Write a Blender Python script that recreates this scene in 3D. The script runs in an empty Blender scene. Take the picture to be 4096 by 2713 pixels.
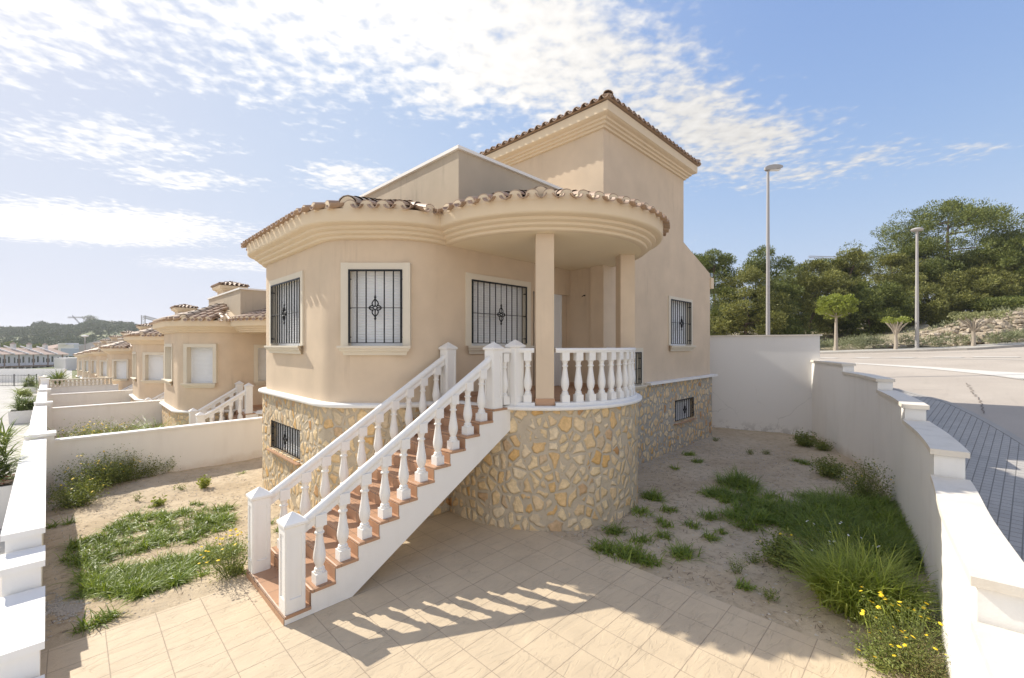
import bpy, math, random
import numpy as np
from mathutils import Vector
random.seed(7); RNG=np.random.default_rng(7)
D=bpy.data; SC=bpy.context.scene; COL=SC.collection
PI=math.pi; R=math.radians
FX,CX,HY,CH=1730.5,2048.,1381.,3.05
SA,CA=.713,.701
def G0(x,y,h=0.):
    "ground point (world x,y) at height h seen in direction x,y of the survey photo"
    Z=(CH-h)*FX/(y-HY); t=(x-CX)/FX; X=t*Z
    return CA*X+SA*Z, CA*Z-SA*X
def at(x,Z,y=None):
    t=(x-CX)/FX; p=(Z*(CA*t+SA), Z*(CA-SA*t))
    return p if y is None else (p[0],p[1],CH+(HY-y)/FX*Z)
# ---------------------------------------------------------------- materials
def srgb(r,g,b):
    f=lambda c:((c/255+.055)/1.055)**2.4 if c>10 else c/3294
    return (f(r),f(g),f(b),1)
class NT:
    def __init__(s,name):
        s.m=D.materials.new(name); s.m.use_nodes=True; s.t=s.m.node_tree; s.n=s.t.nodes; s.l=s.t.links
        s.b=s.n['Principled BSDF']; s.tc=s.n.new('ShaderNodeTexCoord'); s.c=s.tc.outputs['Object']
    def lk(s,a,b): s.l.new(a,b)
    def mapping(s,scale=(1,1,1),rot=(0,0,0),src=None,loc=(0,0,0)):
        m=s.n.new('ShaderNodeMapping'); m.inputs['Scale'].default_value=scale; m.inputs['Rotation'].default_value=rot; m.inputs['Location'].default_value=loc
        s.lk(src or s.c,m.inputs[0]); return m.outputs[0]
    def noise(s,scale,detail=4,rough=.55,src=None,dist=0):
        n=s.n.new('ShaderNodeTexNoise'); n.inputs['Scale'].default_value=scale; n.inputs['Detail'].default_value=detail
        n.inputs['Roughness'].default_value=rough; n.inputs['Distortion'].default_value=dist
        s.lk(src or s.c,n.inputs['Vector']); return n.outputs['Fac']
    def vor(s,scale,feat='F1',src=None,rnd=1.):
        n=s.n.new('ShaderNodeTexVoronoi'); n.feature=feat; n.inputs['Scale'].default_value=scale; n.inputs['Randomness'].default_value=rnd
        s.lk(src or s.c,n.inputs['Vector']); return n
    def ramp(s,src,stops):
        r=s.n.new('ShaderNodeValToRGB'); e=r.color_ramp.elements
        while len(e)<len(stops): e.new(.5)
        for i,(p,c) in enumerate(stops):
            e[i].position=p; e[i].color=c if hasattr(c,'__len__') else (c,c,c,1)
        s.lk(src,r.inputs[0]); return r.outputs[0]
    def mix(s,f,a,b,mode='MIX'):
        m=s.n.new('ShaderNodeMix'); m.data_type='RGBA'; m.blend_type=mode
        for v,i in ((f,0),(a,6),(b,7)):
            if hasattr(v,'links') or hasattr(v,'is_linked'): s.lk(v,m.inputs[i])
            else: m.inputs[i].default_value=v
        return m.outputs[2]
    def math(s,op,a,b=None,c=None):
        m=s.n.new('ShaderNodeMath'); m.operation=op
        for i,v in enumerate((a,b,c)):
            if v is None: continue
            if hasattr(v,'is_linked'): s.lk(v,m.inputs[i])
            else: m.inputs[i].default_value=v
        return m.outputs[0]
    def bump(s,h,strength=.3,dist=.01,prev=None):
        b=s.n.new('ShaderNodeBump'); b.inputs['Strength'].default_value=strength; b.inputs['Distance'].default_value=dist
        s.lk(h,b.inputs['Height'])
        if prev: s.lk(prev,b.inputs['Normal'])
        s.lk(b.outputs[0],s.b.inputs['Normal']); return b.outputs[0]
    def done(s,col=None,rough=.8,metal=0,spec=.3):
        if col is not None:
            if hasattr(col,'is_linked'): s.lk(col,s.b.inputs['Base Color'])
            else: s.b.inputs['Base Color'].default_value=col
        s.b.inputs['Roughness'].default_value=rough; s.b.inputs['Metallic'].default_value=metal
        s.b.inputs['Specular IOR Level'].default_value=spec; return s.m
def plain(name,col,rough=.6,metal=0,var=.12,scale=6,bump=0.,bscale=60,spec=.3):
    k=NT(name); n=k.noise(scale,5)
    c=k.mix(n,tuple(x*(1-var) for x in col[:3])+(1,),tuple(min(1,x*(1+var)) for x in col[:3])+(1,))
    if bump: k.bump(k.noise(bscale,3),bump,.01)
    return k.done(c,rough,metal,spec)
def render_mat(name,col,stain=.5,dark=(.14,.12,.10,1)):
    k=NT(name); n=k.noise(1.3,6,.6)
    n=k.ramp(n,[(.3,0.),(.7,1.)]); a=tuple(x*.90 for x in col[:3])+(1,); b=tuple(min(1,x*1.04) for x in col[:3])+(1,)
    c=k.mix(n,a,b)
    st=k.noise(1,5,.6,k.mapping((7,7,.55))); big=k.noise(.9,3)
    f=k.math('MULTIPLY',k.ramp(st,[(.55,0.),(.75,1.)]),k.ramp(big,[(.5,0.),(.68,1.)]))
    c=k.mix(k.math('MULTIPLY',f,stain),c,dark)
    k.bump(k.noise(110,3,.6),.35,.006)
    return k.done(c,.92,spec=.15)
M={}
TAN=(.68,.545,.40,1)
M['tan']=render_mat('tan_render',TAN,.34,(.34,.25,.17,1))
M['tan_stain']=render_mat('weathered_tan_render',(.50,.42,.32,1),.55)
M['trim']=plain('cream_moulding',(.74,.605,.43,1),.85,var=.05,scale=2,bump=.15)
M['surround']=plain('window_surround',(.70,.63,.51,1),.85,var=.04,bump=.1)
M['ceil']=plain('porch_ceiling_paint',(.82,.70,.50,1),.9,var=.05,scale=1.5)
def white_mat(name,col,stain,foot=0):
    k=NT(name); st=k.noise(1,6,.65,k.mapping((3,3,.5))); n=k.noise(2.2,6,.62)
    c=k.mix(k.math('MULTIPLY',k.ramp(st,[(.5,0.),(.8,1.)]),stain),col,(.42,.36,.27,1))
    c=k.mix(k.math('MULTIPLY',k.ramp(n,[(.56,0.),(.72,1.)]),stain*.5),c,(.5,.44,.35,1))
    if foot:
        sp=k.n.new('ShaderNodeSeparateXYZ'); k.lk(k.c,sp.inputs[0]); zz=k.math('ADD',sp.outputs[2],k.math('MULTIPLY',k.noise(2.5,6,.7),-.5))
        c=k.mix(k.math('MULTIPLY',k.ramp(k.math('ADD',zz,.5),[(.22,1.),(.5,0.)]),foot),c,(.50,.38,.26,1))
    k.bump(k.noise(45,4,.6),.2,.008); return k.done(c,.75,spec=.25)
M['white']=white_mat('white_painted_concrete',(.86,.83,.78,1),.14)
M['balus']=white_mat('white_cast_stone',(.86,.84,.80,1),.16)
M['cap']=white_mat('stone_coping',(.80,.73,.62,1),.35)
M['ledge']=white_mat('white_stone_ledge',(.84,.815,.77,1),.12)
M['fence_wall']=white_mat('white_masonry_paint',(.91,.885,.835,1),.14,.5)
def backwall_mat():
    k=NT('cracked_white_paint')
    v=k.vor(.75,'DISTANCE_TO_EDGE',k.mapping((1,1,1.3),src=k.c)); 
    nz=k.n.new('ShaderNodeTexNoise'); nz.inputs['Scale'].default_value=2.5; nz.inputs['Detail'].default_value=6; k.lk(k.c,nz.inputs['Vector'])
    ad=k.n.new('ShaderNodeVectorMath'); ad.operation='MULTIPLY_ADD'; k.lk(nz.outputs['Color'],ad.inputs[0]); ad.inputs[1].default_value=(.35,.35,.35); k.lk(k.c,ad.inputs[2]); k.lk(ad.outputs[0],v.inputs['Vector'])
    crack=k.ramp(v.outputs[0],[(0.,1.),(.008,0.)])
    msk=k.ramp(k.noise(.6,2),[(.48,0.),(.56,1.)])
    f=k.math('MULTIPLY',k.math('MULTIPLY',crack,msk),.35)
    c=k.mix(f,(.84,.81,.765,1),(.30,.28,.25,1))
    sp=k.n.new('ShaderNodeSeparateXYZ'); k.lk(k.c,sp.inputs[0])
    low=k.ramp(sp.outputs[2],[(.0,1.),(.22,0.)]); low.node.color_ramp.elements[1].position=.35
    pe=k.ramp(k.noise(3.5,8,.7),[(.52,0.),(.56,1.)])
    c=k.mix(k.math('MULTIPLY',k.math('MULTIPLY',low,pe),.55),c,(.40,.37,.33,1))
    k.bump(k.noise(45,4,.6),.2,.008); return k.done(c,.85,spec=.2)
M['backwall']=backwall_mat()
def stone_mat(name,mortar,tint=1.0):
    k=NT(name)
    w=k.n.new('ShaderNodeTexNoise'); w.inputs['Scale'].default_value=3.2; w.inputs['Detail'].default_value=3; k.lk(k.c,w.inputs['Vector'])
    ad=k.n.new('ShaderNodeVectorMath'); ad.operation='MULTIPLY_ADD'; k.lk(w.outputs['Color'],ad.inputs[0]); ad.inputs[1].default_value=(.16,.16,.16); k.lk(k.c,ad.inputs[2])
    mp=k.mapping((1,1,.82),src=ad.outputs[0])
    e=k.vor(5.6,'DISTANCE_TO_EDGE',mp,.92); c1=k.vor(5.6,'F1',mp,.92)
    ew=k.math('ADD',e.outputs[0],k.math('MULTIPLY',k.math('SUBTRACT',k.noise(9,4),.5),.12))
    mask=k.ramp(ew,[(.10,0.),(.13,1.)])
    hs=k.n.new('ShaderNodeSeparateColor'); k.lk(c1.outputs['Color'],hs.inputs[0])
    pal=k.ramp(hs.outputs[0],[(0.,(.74,.57,.34,1)),(.2,(.84,.70,.47,1)),(.42,(.72,.47,.20,1)),(.58,(.80,.69,.51,1)),(.75,(.76,.57,.33,1)),(.9,(.66,.56,.41,1)),(1.,(.56,.32,.14,1))])
    nn=k.noise(14,6,.65); var=k.mix(k.ramp(nn,[(.35,0.),(.7,1.)]),(.80,.76,.70,1),(1.12,1.08,1.04,1))
    st=k.mix(1.,pal,var,'MULTIPLY')
    mo=k.mix(k.noise(5,5),tuple(x*.8 for x in mortar[:3])+(1,),tuple(x*1.2 for x in mortar[:3])+(1,))
    c=k.mix(mask,mo,st)
    h=k.math('ADD',k.math('MULTIPLY',k.ramp(ew,[(.06,0.),(.2,1.)]),1.),k.math('MULTIPLY',nn,.45))
    k.bump(h,.8,.03); return k.done(c,.85,spec=.2)
M['stone']=stone_mat('rubble_stone',(.52,.44,.33,1))
M['stone_side']=stone_mat('rubble_stone_grey_mortar',(.44,.405,.35,1))
def tile_mat(name,a,b,sc=5):
    k=NT(name); n=k.noise(sc,4); g=k.n.new('ShaderNodeNewGeometry')
    c=k.mix(n,a,b); c=k.mix(k.math('MULTIPLY',g.outputs['Random Per Island'],.55),c,(.30,.20,.14,1))
    l=k.ramp(k.noise(2.2,6,.7),[(.52,0.),(.7,1.)]); c=k.mix(k.math('MULTIPLY',l,.35),c,(.17,.14,.11,1))
    k.bump(k.noise(40,4),.25,.006); return k.done(c,.55,spec=.4)
M['tile']=tile_mat('clay_roof_tile',(.34,.215,.135,1),(.54,.40,.285,1))
M['ridge']=tile_mat('weathered_ridge_tile',(.36,.29,.21,1),(.50,.41,.31,1))
def floor_tile(name,size,a,b,joint,jw=.012,slate=0,off=(0,0,0),rough=.6,rot=0):
    k=NT(name); mp=k.mapping((1,1,1),(0,0,rot),loc=off)
    b_=k.n.new('ShaderNodeTexBrick'); b_.offset=0; b_.squash=1; b_.inputs['Scale'].default_value=1
    b_.inputs['Brick Width'].default_value=size[0]; b_.inputs['Row Height'].default_value=size[1]
    b_.inputs['Mortar Size'].default_value=jw/2; b_.inputs['Mortar Smooth'].default_value=.15; b_.inputs['Bias'].default_value=0
    b_.inputs['Color1'].default_value=a; b_.inputs['Color2'].default_value=b; b_.inputs['Mortar'].default_value=joint
    k.lk(mp,b_.inputs['Vector'])
    n=k.noise(2.2,6,.6); c=k.mix(k.ramp(n,[(.3,0.),(.75,1.)]),(.90,.89,.88,1),(1.07,1.06,1.04,1)); c=k.mix(1.,b_.outputs['Color'],c,'MULTIPLY')
    d=k.ramp(k.noise(.8,7,.7),[(.56,0.),(.75,1.)]); c=k.mix(k.math('MULTIPLY',d,.3),c,tuple(x*.65 for x in a[:3])+(1,))
    h=k.math('MULTIPLY',b_.outputs['Fac'],-1.)
    if slate:
        br2=k.n.new('ShaderNodeTexBrick'); br2.offset=0; br2.inputs['Scale'].default_value=1
        for nm,vv in (('Brick Width',size[0]),('Row Height',size[1]),('Mortar Size',0.),('Bias',0.)): br2.inputs[nm].default_value=vv
        br2.inputs['Color1'].default_value=(0,0,0,1); br2.inputs['Color2'].default_value=(1,1,1,1); k.lk(mp,br2.inputs['Vector'])
        c=k.mix(k.math('MULTIPLY',br2.outputs['Color'],.5),c,k.mix(1.,c,(.84,.82,.79,1),'MULTIPLY'))
        ofs=k.n.new('ShaderNodeVectorMath'); ofs.operation='MULTIPLY_ADD'; k.lk(br2.outputs['Color'],ofs.inputs[0]); ofs.inputs[1].default_value=(37,23,11); k.lk(k.mapping((2.2,8,1),(0,0,R(24)+rot)),ofs.inputs[2])
        s1=k.noise(1,5,.62,ofs.outputs[0],.9); s2=k.ramp(s1,[(.44,0.),(.5,.55),(.62,.7),(.64,1.)])
        h=k.math('ADD',h,k.math('MULTIPLY',s2,slate)); h=k.math('ADD',h,k.math('MULTIPLY',k.noise(30,4),.15))
        ln=k.ramp(s1,[(.455,0.),(.475,1.),(.495,0.)]); ln2=k.math('MULTIPLY',ln,k.ramp(k.noise(3,2),[(.5,0.),(.62,1.)])); c=k.mix(k.math('MULTIPLY',ln2,.4),c,tuple(x*.5 for x in a[:3])+(1,))
    k.bump(h,.6,.010); return k.done(c,rough,spec=.3)
M['patio']=floor_tile('slate_pattern_tile',(.417,.417),(.60,.485,.335,1),(.66,.54,.38,1),(.42,.33,.24,1),.008,.8,off=(-.25,-.052,0))
M['terra']=floor_tile('terracotta_tile',(.31,.31),(.46,.27,.165,1),(.50,.30,.185,1),(.24,.16,.11,1),.008,0,rough=.45)
M['terra_edge']=plain('terracotta_nosing',(.48,.29,.18,1),.4,var=.1,scale=8)
M['paver']=floor_tile('grey_block_paving',(.13,.10),(.42,.395,.36,1),(.49,.465,.43,1),(.25,.235,.215,1),.012,.25,rough=.8,rot=R(6))
def ground_mat(name,a,b,c3,sc=1.,bumpd=.03):
    k=NT(name); n1=k.noise(.8*sc,8,.65); n2=k.noise(7*sc,8,.7); n3=k.noise(40*sc,5,.7)
    c=k.mix(k.ramp(n1,[(.35,0.),(.65,1.)]),a,b); c=k.mix(k.math('MULTIPLY',k.ramp(n2,[(.5,0.),(.7,1.)]),.6),c,c3)
    v=k.vor(55*sc); sp=k.ramp(v.outputs[0],[(.12,1.),(.2,0.)]); peb=k.math('MULTIPLY',sp,k.ramp(k.noise(3*sc,4),[(.5,0.),(.62,1.)]))
    c=k.mix(k.math('MULTIPLY',peb,.45),c,(.62,.55,.45,1))
    h=k.math('ADD',k.math('MULTIPLY',n2,1.),k.math('MULTIPLY',n3,.45)); h=k.math('ADD',h,k.math('MULTIPLY',peb,.5)); k.bump(h,.8,bumpd); return k.done(c,.95,spec=.1)
M['dirt']=ground_mat('sandy_soil',(.50,.395,.265,1),(.62,.51,.36,1),(.26,.195,.125,1))
M['scrub']=ground_mat('scrubland_soil',(.30,.26,.17,1),(.46,.39,.27,1),(.17,.16,.09,1),.12,.3)
M['hill']=ground_mat('hillside_scrub',(.20,.22,.11,1),(.34,.34,.20,1),(.14,.16,.09,1),.05,.8)
def asphalt(name,a,b,crack=0.):
    k=NT(name); n=k.noise(.35,6,.6); c=k.mix(k.ramp(n,[(.35,0.),(.65,1.)]),a,b); f=k.noise(90,3,.7)
    c=k.mix(k.math('MULTIPLY',k.ramp(f,[(.4,0.),(.7,1.)]),.35),c,tuple(x*.6 for x in a[:3])+(1,))
    st=k.ramp(k.noise(1,6,.6,k.mapping((.5,6,1),(0,0,R(30)))),[(.55,0.),(.7,1.)]); c=k.mix(k.math('MULTIPLY',st,.18),c,tuple(x*.7 for x in a[:3])+(1,))
    k.bump(f,.3,.01); return k.done(c,.9,spec=.15)
M['road']=asphalt('worn_asphalt',(.46,.40,.335,1),(.53,.465,.39,1))
M['street']=asphalt('pale_concrete_street',(.50,.475,.43,1),(.58,.55,.50,1))
M['paint']=plain('road_paint',(.66,.62,.55,1),.7,var=.12,scale=3)
M['kerb']=plain('concrete_kerb',(.40,.37,.33,1),.9,var=.2,scale=2,bump=.2)
M['walk']=plain('concrete_pavement',(.45,.42,.37,1),.9,var=.12,scale=1,bump=.2)
M['crackmat']=plain('dark_crack',(.22,.18,.15,1),.9)
M['iron']=plain('black_iron',(.010,.011,.013,1),.45,var=.1,spec=.3)
M['pvc']=plain('white_pvc',(.78,.79,.80,1),.35,var=.03,spec=.5)
M['steel']=plain('galvanised_steel',(.42,.40,.385,1),.6,.1,var=.1,scale=2)
M['darkglass']=plain('dark_window_glass',(.03,.035,.04,1),.08,spec=.8)
M['bluewall']=plain('pale_blue_wall',(.42,.47,.55,1),.9)
M['greyroof']=plain('grey_gable_wall',(.42,.40,.38,1),.9)
M['farwhite']=plain('far_white_wall',(.74,.71,.68,1),.9,var=.05)
M['farroof']=plain('far_tile_roof',(.46,.34,.27,1),.9,var=.2,scale=1)
M['brownpost']=plain('brown_cladding',(.34,.24,.18,1),.9)
M['soilpot']=plain('pot_soil',(.10,.07,.05,1),.95)
def rock_mat():
    k=NT('limestone_rock'); n=k.noise(1.2,8,.7); c=k.ramp(n,[(.3,(.22,.17,.12,1)),(.5,(.42,.35,.26,1)),(.7,(.56,.49,.40,1))])
    k.bump(k.noise(6,8,.7),.8,.1); return k.done(c,.95,spec=.1)
M['rock']=rock_mat()
M['pebble']=plain('pale_pebble',(.52,.47,.40,1),.9,var=.3,scale=30)
def leaf(name,a,b,sc=1.5,rough=.5,trans=.0,spec=.3):
    k=NT(name); g=k.n.new('ShaderNodeNewGeometry')
    c=k.mix(g.outputs['Random Per Island'],a,b); n=k.noise(sc,3)
    c=k.mix(k.math('MULTIPLY',k.ramp(n,[(.4,0.),(.65,1.)]),.35),c,tuple(x*.55 for x in a[:3])+(1,))
    m=k.done(c,rough,spec=spec)
    if trans:
        t=k.n.new('ShaderNodeBsdfTranslucent'); k.lk(k.mix(1.,c,(1.5,1.5,.8,1),'MULTIPLY'),t.inputs[0]); mx=k.n.new('ShaderNodeMixShader'); mx.inputs[0].default_value=trans
        k.lk(k.b.outputs[0],mx.inputs[1]); k.lk(t.outputs[0],mx.inputs[2]); k.lk(mx.outputs[0],k.n['Material Output'].inputs[0])
    return m
M['grass']=leaf('grass_blade',(.14,.21,.025,1),(.31,.38,.07,1),1.5,.4,.3,.35)
M['tallgrass']=leaf('tall_grass_blade',(.26,.33,.05,1),(.46,.50,.13,1),1.5,.45,.35,.3)
M['weed']=leaf('weed_leaf',(.14,.18,.04,1),(.29,.32,.10,1),2,.5,.25)
M['dryweed']=leaf('dry_weed',(.24,.19,.09,1),(.20,.22,.08,1),2,.7,.2)
M['lime']=leaf('bright_leaf',(.22,.26,.05,1),(.34,.37,.10,1),1,.5,.35)
M['pine']=leaf('pine_needles',(.07,.10,.025,1),(.27,.29,.08,1),.5,.6,.15)
M['pinewarm']=leaf('warm_pine_needles',(.11,.125,.035,1),(.36,.35,.10,1),.5,.6,.15)
M['shrub']=leaf('grey_green_shrub',(.22,.24,.13,1),(.34,.35,.21,1),1,.7,.1)
M['greylf']=leaf('pale_hedge_leaf',(.22,.23,.10,1),(.34,.34,.18,1),1,.6,.2)
M['yucca']=leaf('yucca_leaf',(.16,.22,.06,1),(.28,.32,.10,1),1,.45,.2)
M['yellow']=plain('yellow_petal',(.85,.60,.03,1),.6,var=.1)
M['whitefl']=plain('white_seed_head',(.75,.74,.70,1),.8)
M['redfl']=plain('red_flower',(.5,.12,.08,1),.6)
M['stem']=plain('plant_stem',(.13,.16,.05,1),.7)
M['bark']=plain('pine_bark',(.16,.115,.085,1),.95,var=.3,scale=8,bump=.5,bscale=20)
M['palebark']=plain('pale_bark',(.42,.36,.29,1),.9,var=.2,scale=6,bump=.4,bscale=20)
M['scrubtree']=leaf('distant_scrub',(.10,.13,.06,1),(.19,.21,.10,1),.1,.7)
# ---------------------------------------------------------------- mesh tools
class MB:
    def __init__(s): s.v=[]; s.f=[]
    def add(s,vs,fs):
        o=len(s.v); s.v+= [tuple(p) for p in vs]; s.f+=[tuple(i+o for i in f) for f in fs]; return s
    def box(s,c,sz,rz=0,bev=0):
        x,y,z=(k/2 for k in sz); ca,sa=math.cos(rz),math.sin(rz)
        P=[(a*x,b*y,d*z) for d in(-1,1) for a,b in((-1,-1),(1,-1),(1,1),(-1,1))]
        P=[(c[0]+p[0]*ca-p[1]*sa,c[1]+p[0]*sa+p[1]*ca,c[2]+p[2]) for p in P]
        return s.add(P,[(3,2,1,0),(4,5,6,7),(0,1,5,4),(1,2,6,5),(2,3,7,6),(3,0,4,7)])
    def bx(s,x0,x1,y0,y1,z0,z1): return s.box(((x0+x1)/2,(y0+y1)/2,(z0+z1)/2),(x1-x0,y1-y0,z1-z0))
    def obox(s,o,a,n,a0,a1,n0,n1,z0,z1):
        "box in a wall frame: origin o(x,y), along a, outward n"
        P=[(o[0]+a[0]*p+n[0]*q,o[1]+a[1]*p+n[1]*q,z) for z in(z0,z1) for p,q in((a0,n0),(a1,n0),(a1,n1),(a0,n1))]
        return s.add(P,[(3,2,1,0),(4,5,6,7),(0,1,5,4),(1,2,6,5),(2,3,7,6),(3,0,4,7)])
    def prism(s,poly,z0,z1):
        n=len(poly); P=[(x,y,z0) for x,y in poly]+[(x,y,z1) for x,y in poly]
        return s.add(P,[tuple(range(n))[::-1],tuple(range(n,2*n))]+[(i,(i+1)%n,(i+1)%n+n,i+n) for i in range(n)])
    def rings(s,rs,closed=False,cap0=False,cap1=False):
        "bridge point rings"
        n=len(rs[0]); P=[p for r in rs for p in r]; F=[]
        for k in range(len(rs)-1):
            for i in range(n if closed else n-1):
                j=(i+1)%n; F.append((k*n+i,k*n+j,(k+1)*n+j,(k+1)*n+i))
        if cap0: F.append(tuple(range(n))[::-1])
        if cap1: F.append(tuple(range((len(rs)-1)*n,len(rs)*n)))
        return s.add(P,F)
    def lathe(s,prof,c=(0,0,0),seg=16,sq=False):
        rs=[[(c[0]+r*math.cos(2*PI*i/seg),c[1]+r*math.sin(2*PI*i/seg),c[2]+z) for i in range(seg)] for r,z in prof]
        return s.rings(rs,True,True,True)
    def tube(s,pts,r,seg=8,closed=False):
        pts=[Vector(p) for p in pts]; n=len(pts); rs=[]; up=None
        for i,p in enumerate(pts):
            a=pts[(i-1)%n] if (closed or i>0) else p; b=pts[(i+1)%n] if (closed or i<n-1) else p
            d=(b-a).normalized()
            if up is None: up=d.orthogonal().normalized()
            up=(up-d*up.dot(d)).normalized(); q=d.cross(up); rr=r[i] if hasattr(r,'__len__') else r
            rs.append([tuple(p+(up*math.cos(2*PI*k/seg)+q*math.sin(2*PI*k/seg))*rr) for k in range(seg)])
        if closed: rs.append(rs[0]); return s.rings(rs,True)
        return s.rings(rs,True,True,True)
    def build(s,name,mat,parent=None,loc=(0,0,0),rz=0,smooth=True,sharp=35,world=True):
        "vertices in world space when world=True: shifted to be relative to loc / to the parent's origin"
        me=D.meshes.new(name); v=np.array(s.v,dtype=float)
        if world:
            o=np.array(parent_loc(parent)) if parent else np.array(loc); v=v-o
        me.from_pydata(v.tolist(),[],s.f); me.materials.append(M[mat] if isinstance(mat,str) else mat); me.update()
        if smooth:
            me.polygons.foreach_set('use_smooth',[True]*len(me.polygons)); me.set_sharp_from_angle(angle=R(sharp))
        ob=D.objects.new(name,me); COL.objects.link(ob)
        if parent: ob.parent=parent
        if not(parent and world): ob.location=loc
        ob.rotation_euler.z=rz; return ob
def parent_loc(o):
    l=[0,0,0]
    while o: l=[l[i]+o.location[i] for i in range(3)]; o=o.parent
    return l
def tag(o,label=None,cat=None,group=None,kind=None):
    if label: o['label']=label
    if cat: o['category']=cat
    if group: o['group']=group
    if kind: o['kind']=kind
    return o
def thing(name,loc,label,cat,group=None,rz=0):
    o=D.objects.new(name,None); COL.objects.link(o); o.location=loc; o.rotation_euler.z=rz; o.empty_display_size=.2
    return tag(o,label,cat,group)
def base_mesh(mb,name,mat,label=None,cat=None,group=None,kind=None,**k):
    v=np.array(mb.v); loc=k.pop('loc',((v[:,0].min()+v[:,0].max())/2,(v[:,1].min()+v[:,1].max())/2,v[:,2].min()))
    return tag(mb.build(name,mat,loc=loc,**k),label,cat,group,kind)
CH_OF={}
def kids(o): return [c for c in D.objects if c.parent==o]
def copy_tree(o,kmap,parent=None,skip=()):
    c=o.copy(); COL.objects.link(c); c.parent=parent
    for ch in kmap.get(o.name,[]):
        if ch.name.split('.')[0] in skip: continue
        copy_tree(ch,kmap,c,skip)
    return c
def kidmap():
    m={}
    for c in D.objects:
        if c.parent: m.setdefault(c.parent.name,[]).append(c)
    return m
def rpoly(pts,rad,seg=8,off=0.):
    "open polyline with rounded corners, offset outward (right side of travel)"
    n=len(pts); L=[]
    for i in range(n-1):
        dx,dy=pts[i+1][0]-pts[i][0],pts[i+1][1]-pts[i][1]; l=math.hypot(dx,dy); dx/=l; dy/=l
        L.append(((pts[i][0]+dy*off,pts[i][1]-dx*off),(dx,dy)))
    q=[L[0][0]]
    for i in range(1,n-1):
        (p,d),(p2,d2)=L[i-1],L[i]; cr=d[0]*d2[1]-d[1]*d2[0]; t=((p2[0]-p[0])*d2[1]-(p2[1]-p[1])*d2[0])/cr; q.append((p[0]+d[0]*t,p[1]+d[1]*t))
    p,d=L[-1]; l=math.hypot(pts[-1][0]-pts[-2][0],pts[-1][1]-pts[-2][1]); q.append((p[0]+d[0]*l,p[1]+d[1]*l))
    out=[q[0]]
    for i in range(1,n-1):
        d1,d2=L[i-1][1],L[i][1]; th=math.acos(max(-1,min(1,d1[0]*d2[0]+d1[1]*d2[1]))); s=1 if d1[0]*d2[1]-d1[1]*d2[0]>0 else -1
        r=rad[i-1]+off
        if r<=.001: out.append(q[i]); continue
        tl=r*math.tan(th/2); a=(q[i][0]-d1[0]*tl,q[i][1]-d1[1]*tl); c=(a[0]-d1[1]*r*s,a[1]+d1[0]*r*s)
        a0=math.atan2(a[1]-c[1],a[0]-c[0])
        for k in range(seg+1): out.append((c[0]+r*math.cos(a0+s*th*k/seg),c[1]+r*math.sin(a0+s*th*k/seg)))
    out.append(q[-1]); return out
def arc(c,r,a0,a1,n):
    return [(c[0]+r*math.cos(R(a0+(a1-a0)*i/n)),c[1]+r*math.sin(R(a0+(a1-a0)*i/n))) for i in range(n+1)]
def lift(pl,z): return [(x,y,z) for x,y in pl]
# ---------------------------------------------------------------- windows
def shutter_mb(o,a,n,a0,a1,z0,z1,dep,pitch=.048):
    mb=MB(); k=max(1,int((z1-z0)/pitch)); pr=[]
    for i in range(k):
        zz=z0+(z1-z0)*i/k; h=(z1-z0)/k; pr+=[(dep-.006,zz+.001),(dep+.004,zz+h*.3),(dep+.005,zz+h*.6),(dep-.002,zz+h*.93),(dep-.008,zz+h*.97)]
    rs=[[(o[0]+a[0]*p+n[0]*q,o[1]+a[1]*p+n[1]*q,z) for q,z in pr] for p in(a0,a1)]
    mb.rings([rs[1],rs[0]]); return mb
def ornament(mb,o,a,n,ca,zc,dep,s=1.):
    P=lambda p,z:(o[0]+a[0]*p+n[0]*dep,o[1]+a[1]*p+n[1]*dep,z)
    def crv(pts): 
        for sx in(1,-1):
            for sz in(1,-1): mb.tube([P(ca+sx*x*s,zc+sz*z*s) for x,z in pts],.011*s,6)
    crv([(.0,.165),(.012,.14),(.045,.105),(.055,.07),(.042,.045),(.03,.035)])
    crv([(.03,.035),(.06,.04),(.085,.028),(.105,.008),(.105,0)])
    crv([(0,.045),(.015,.022),(.05,0)]); crv([(.05,0),(.09,0)]); crv([(0,.045),(0,.165)])
    for sg in(1,-1):
        for dz,r in((.185,.024),(.17,.016),(.205,.017)):
            c=P(ca,zc+sg*dz*s); mb.lathe([(r*.6*s,-.012),(r*s,0),(r*.6*s,.012)],c,8)
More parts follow.
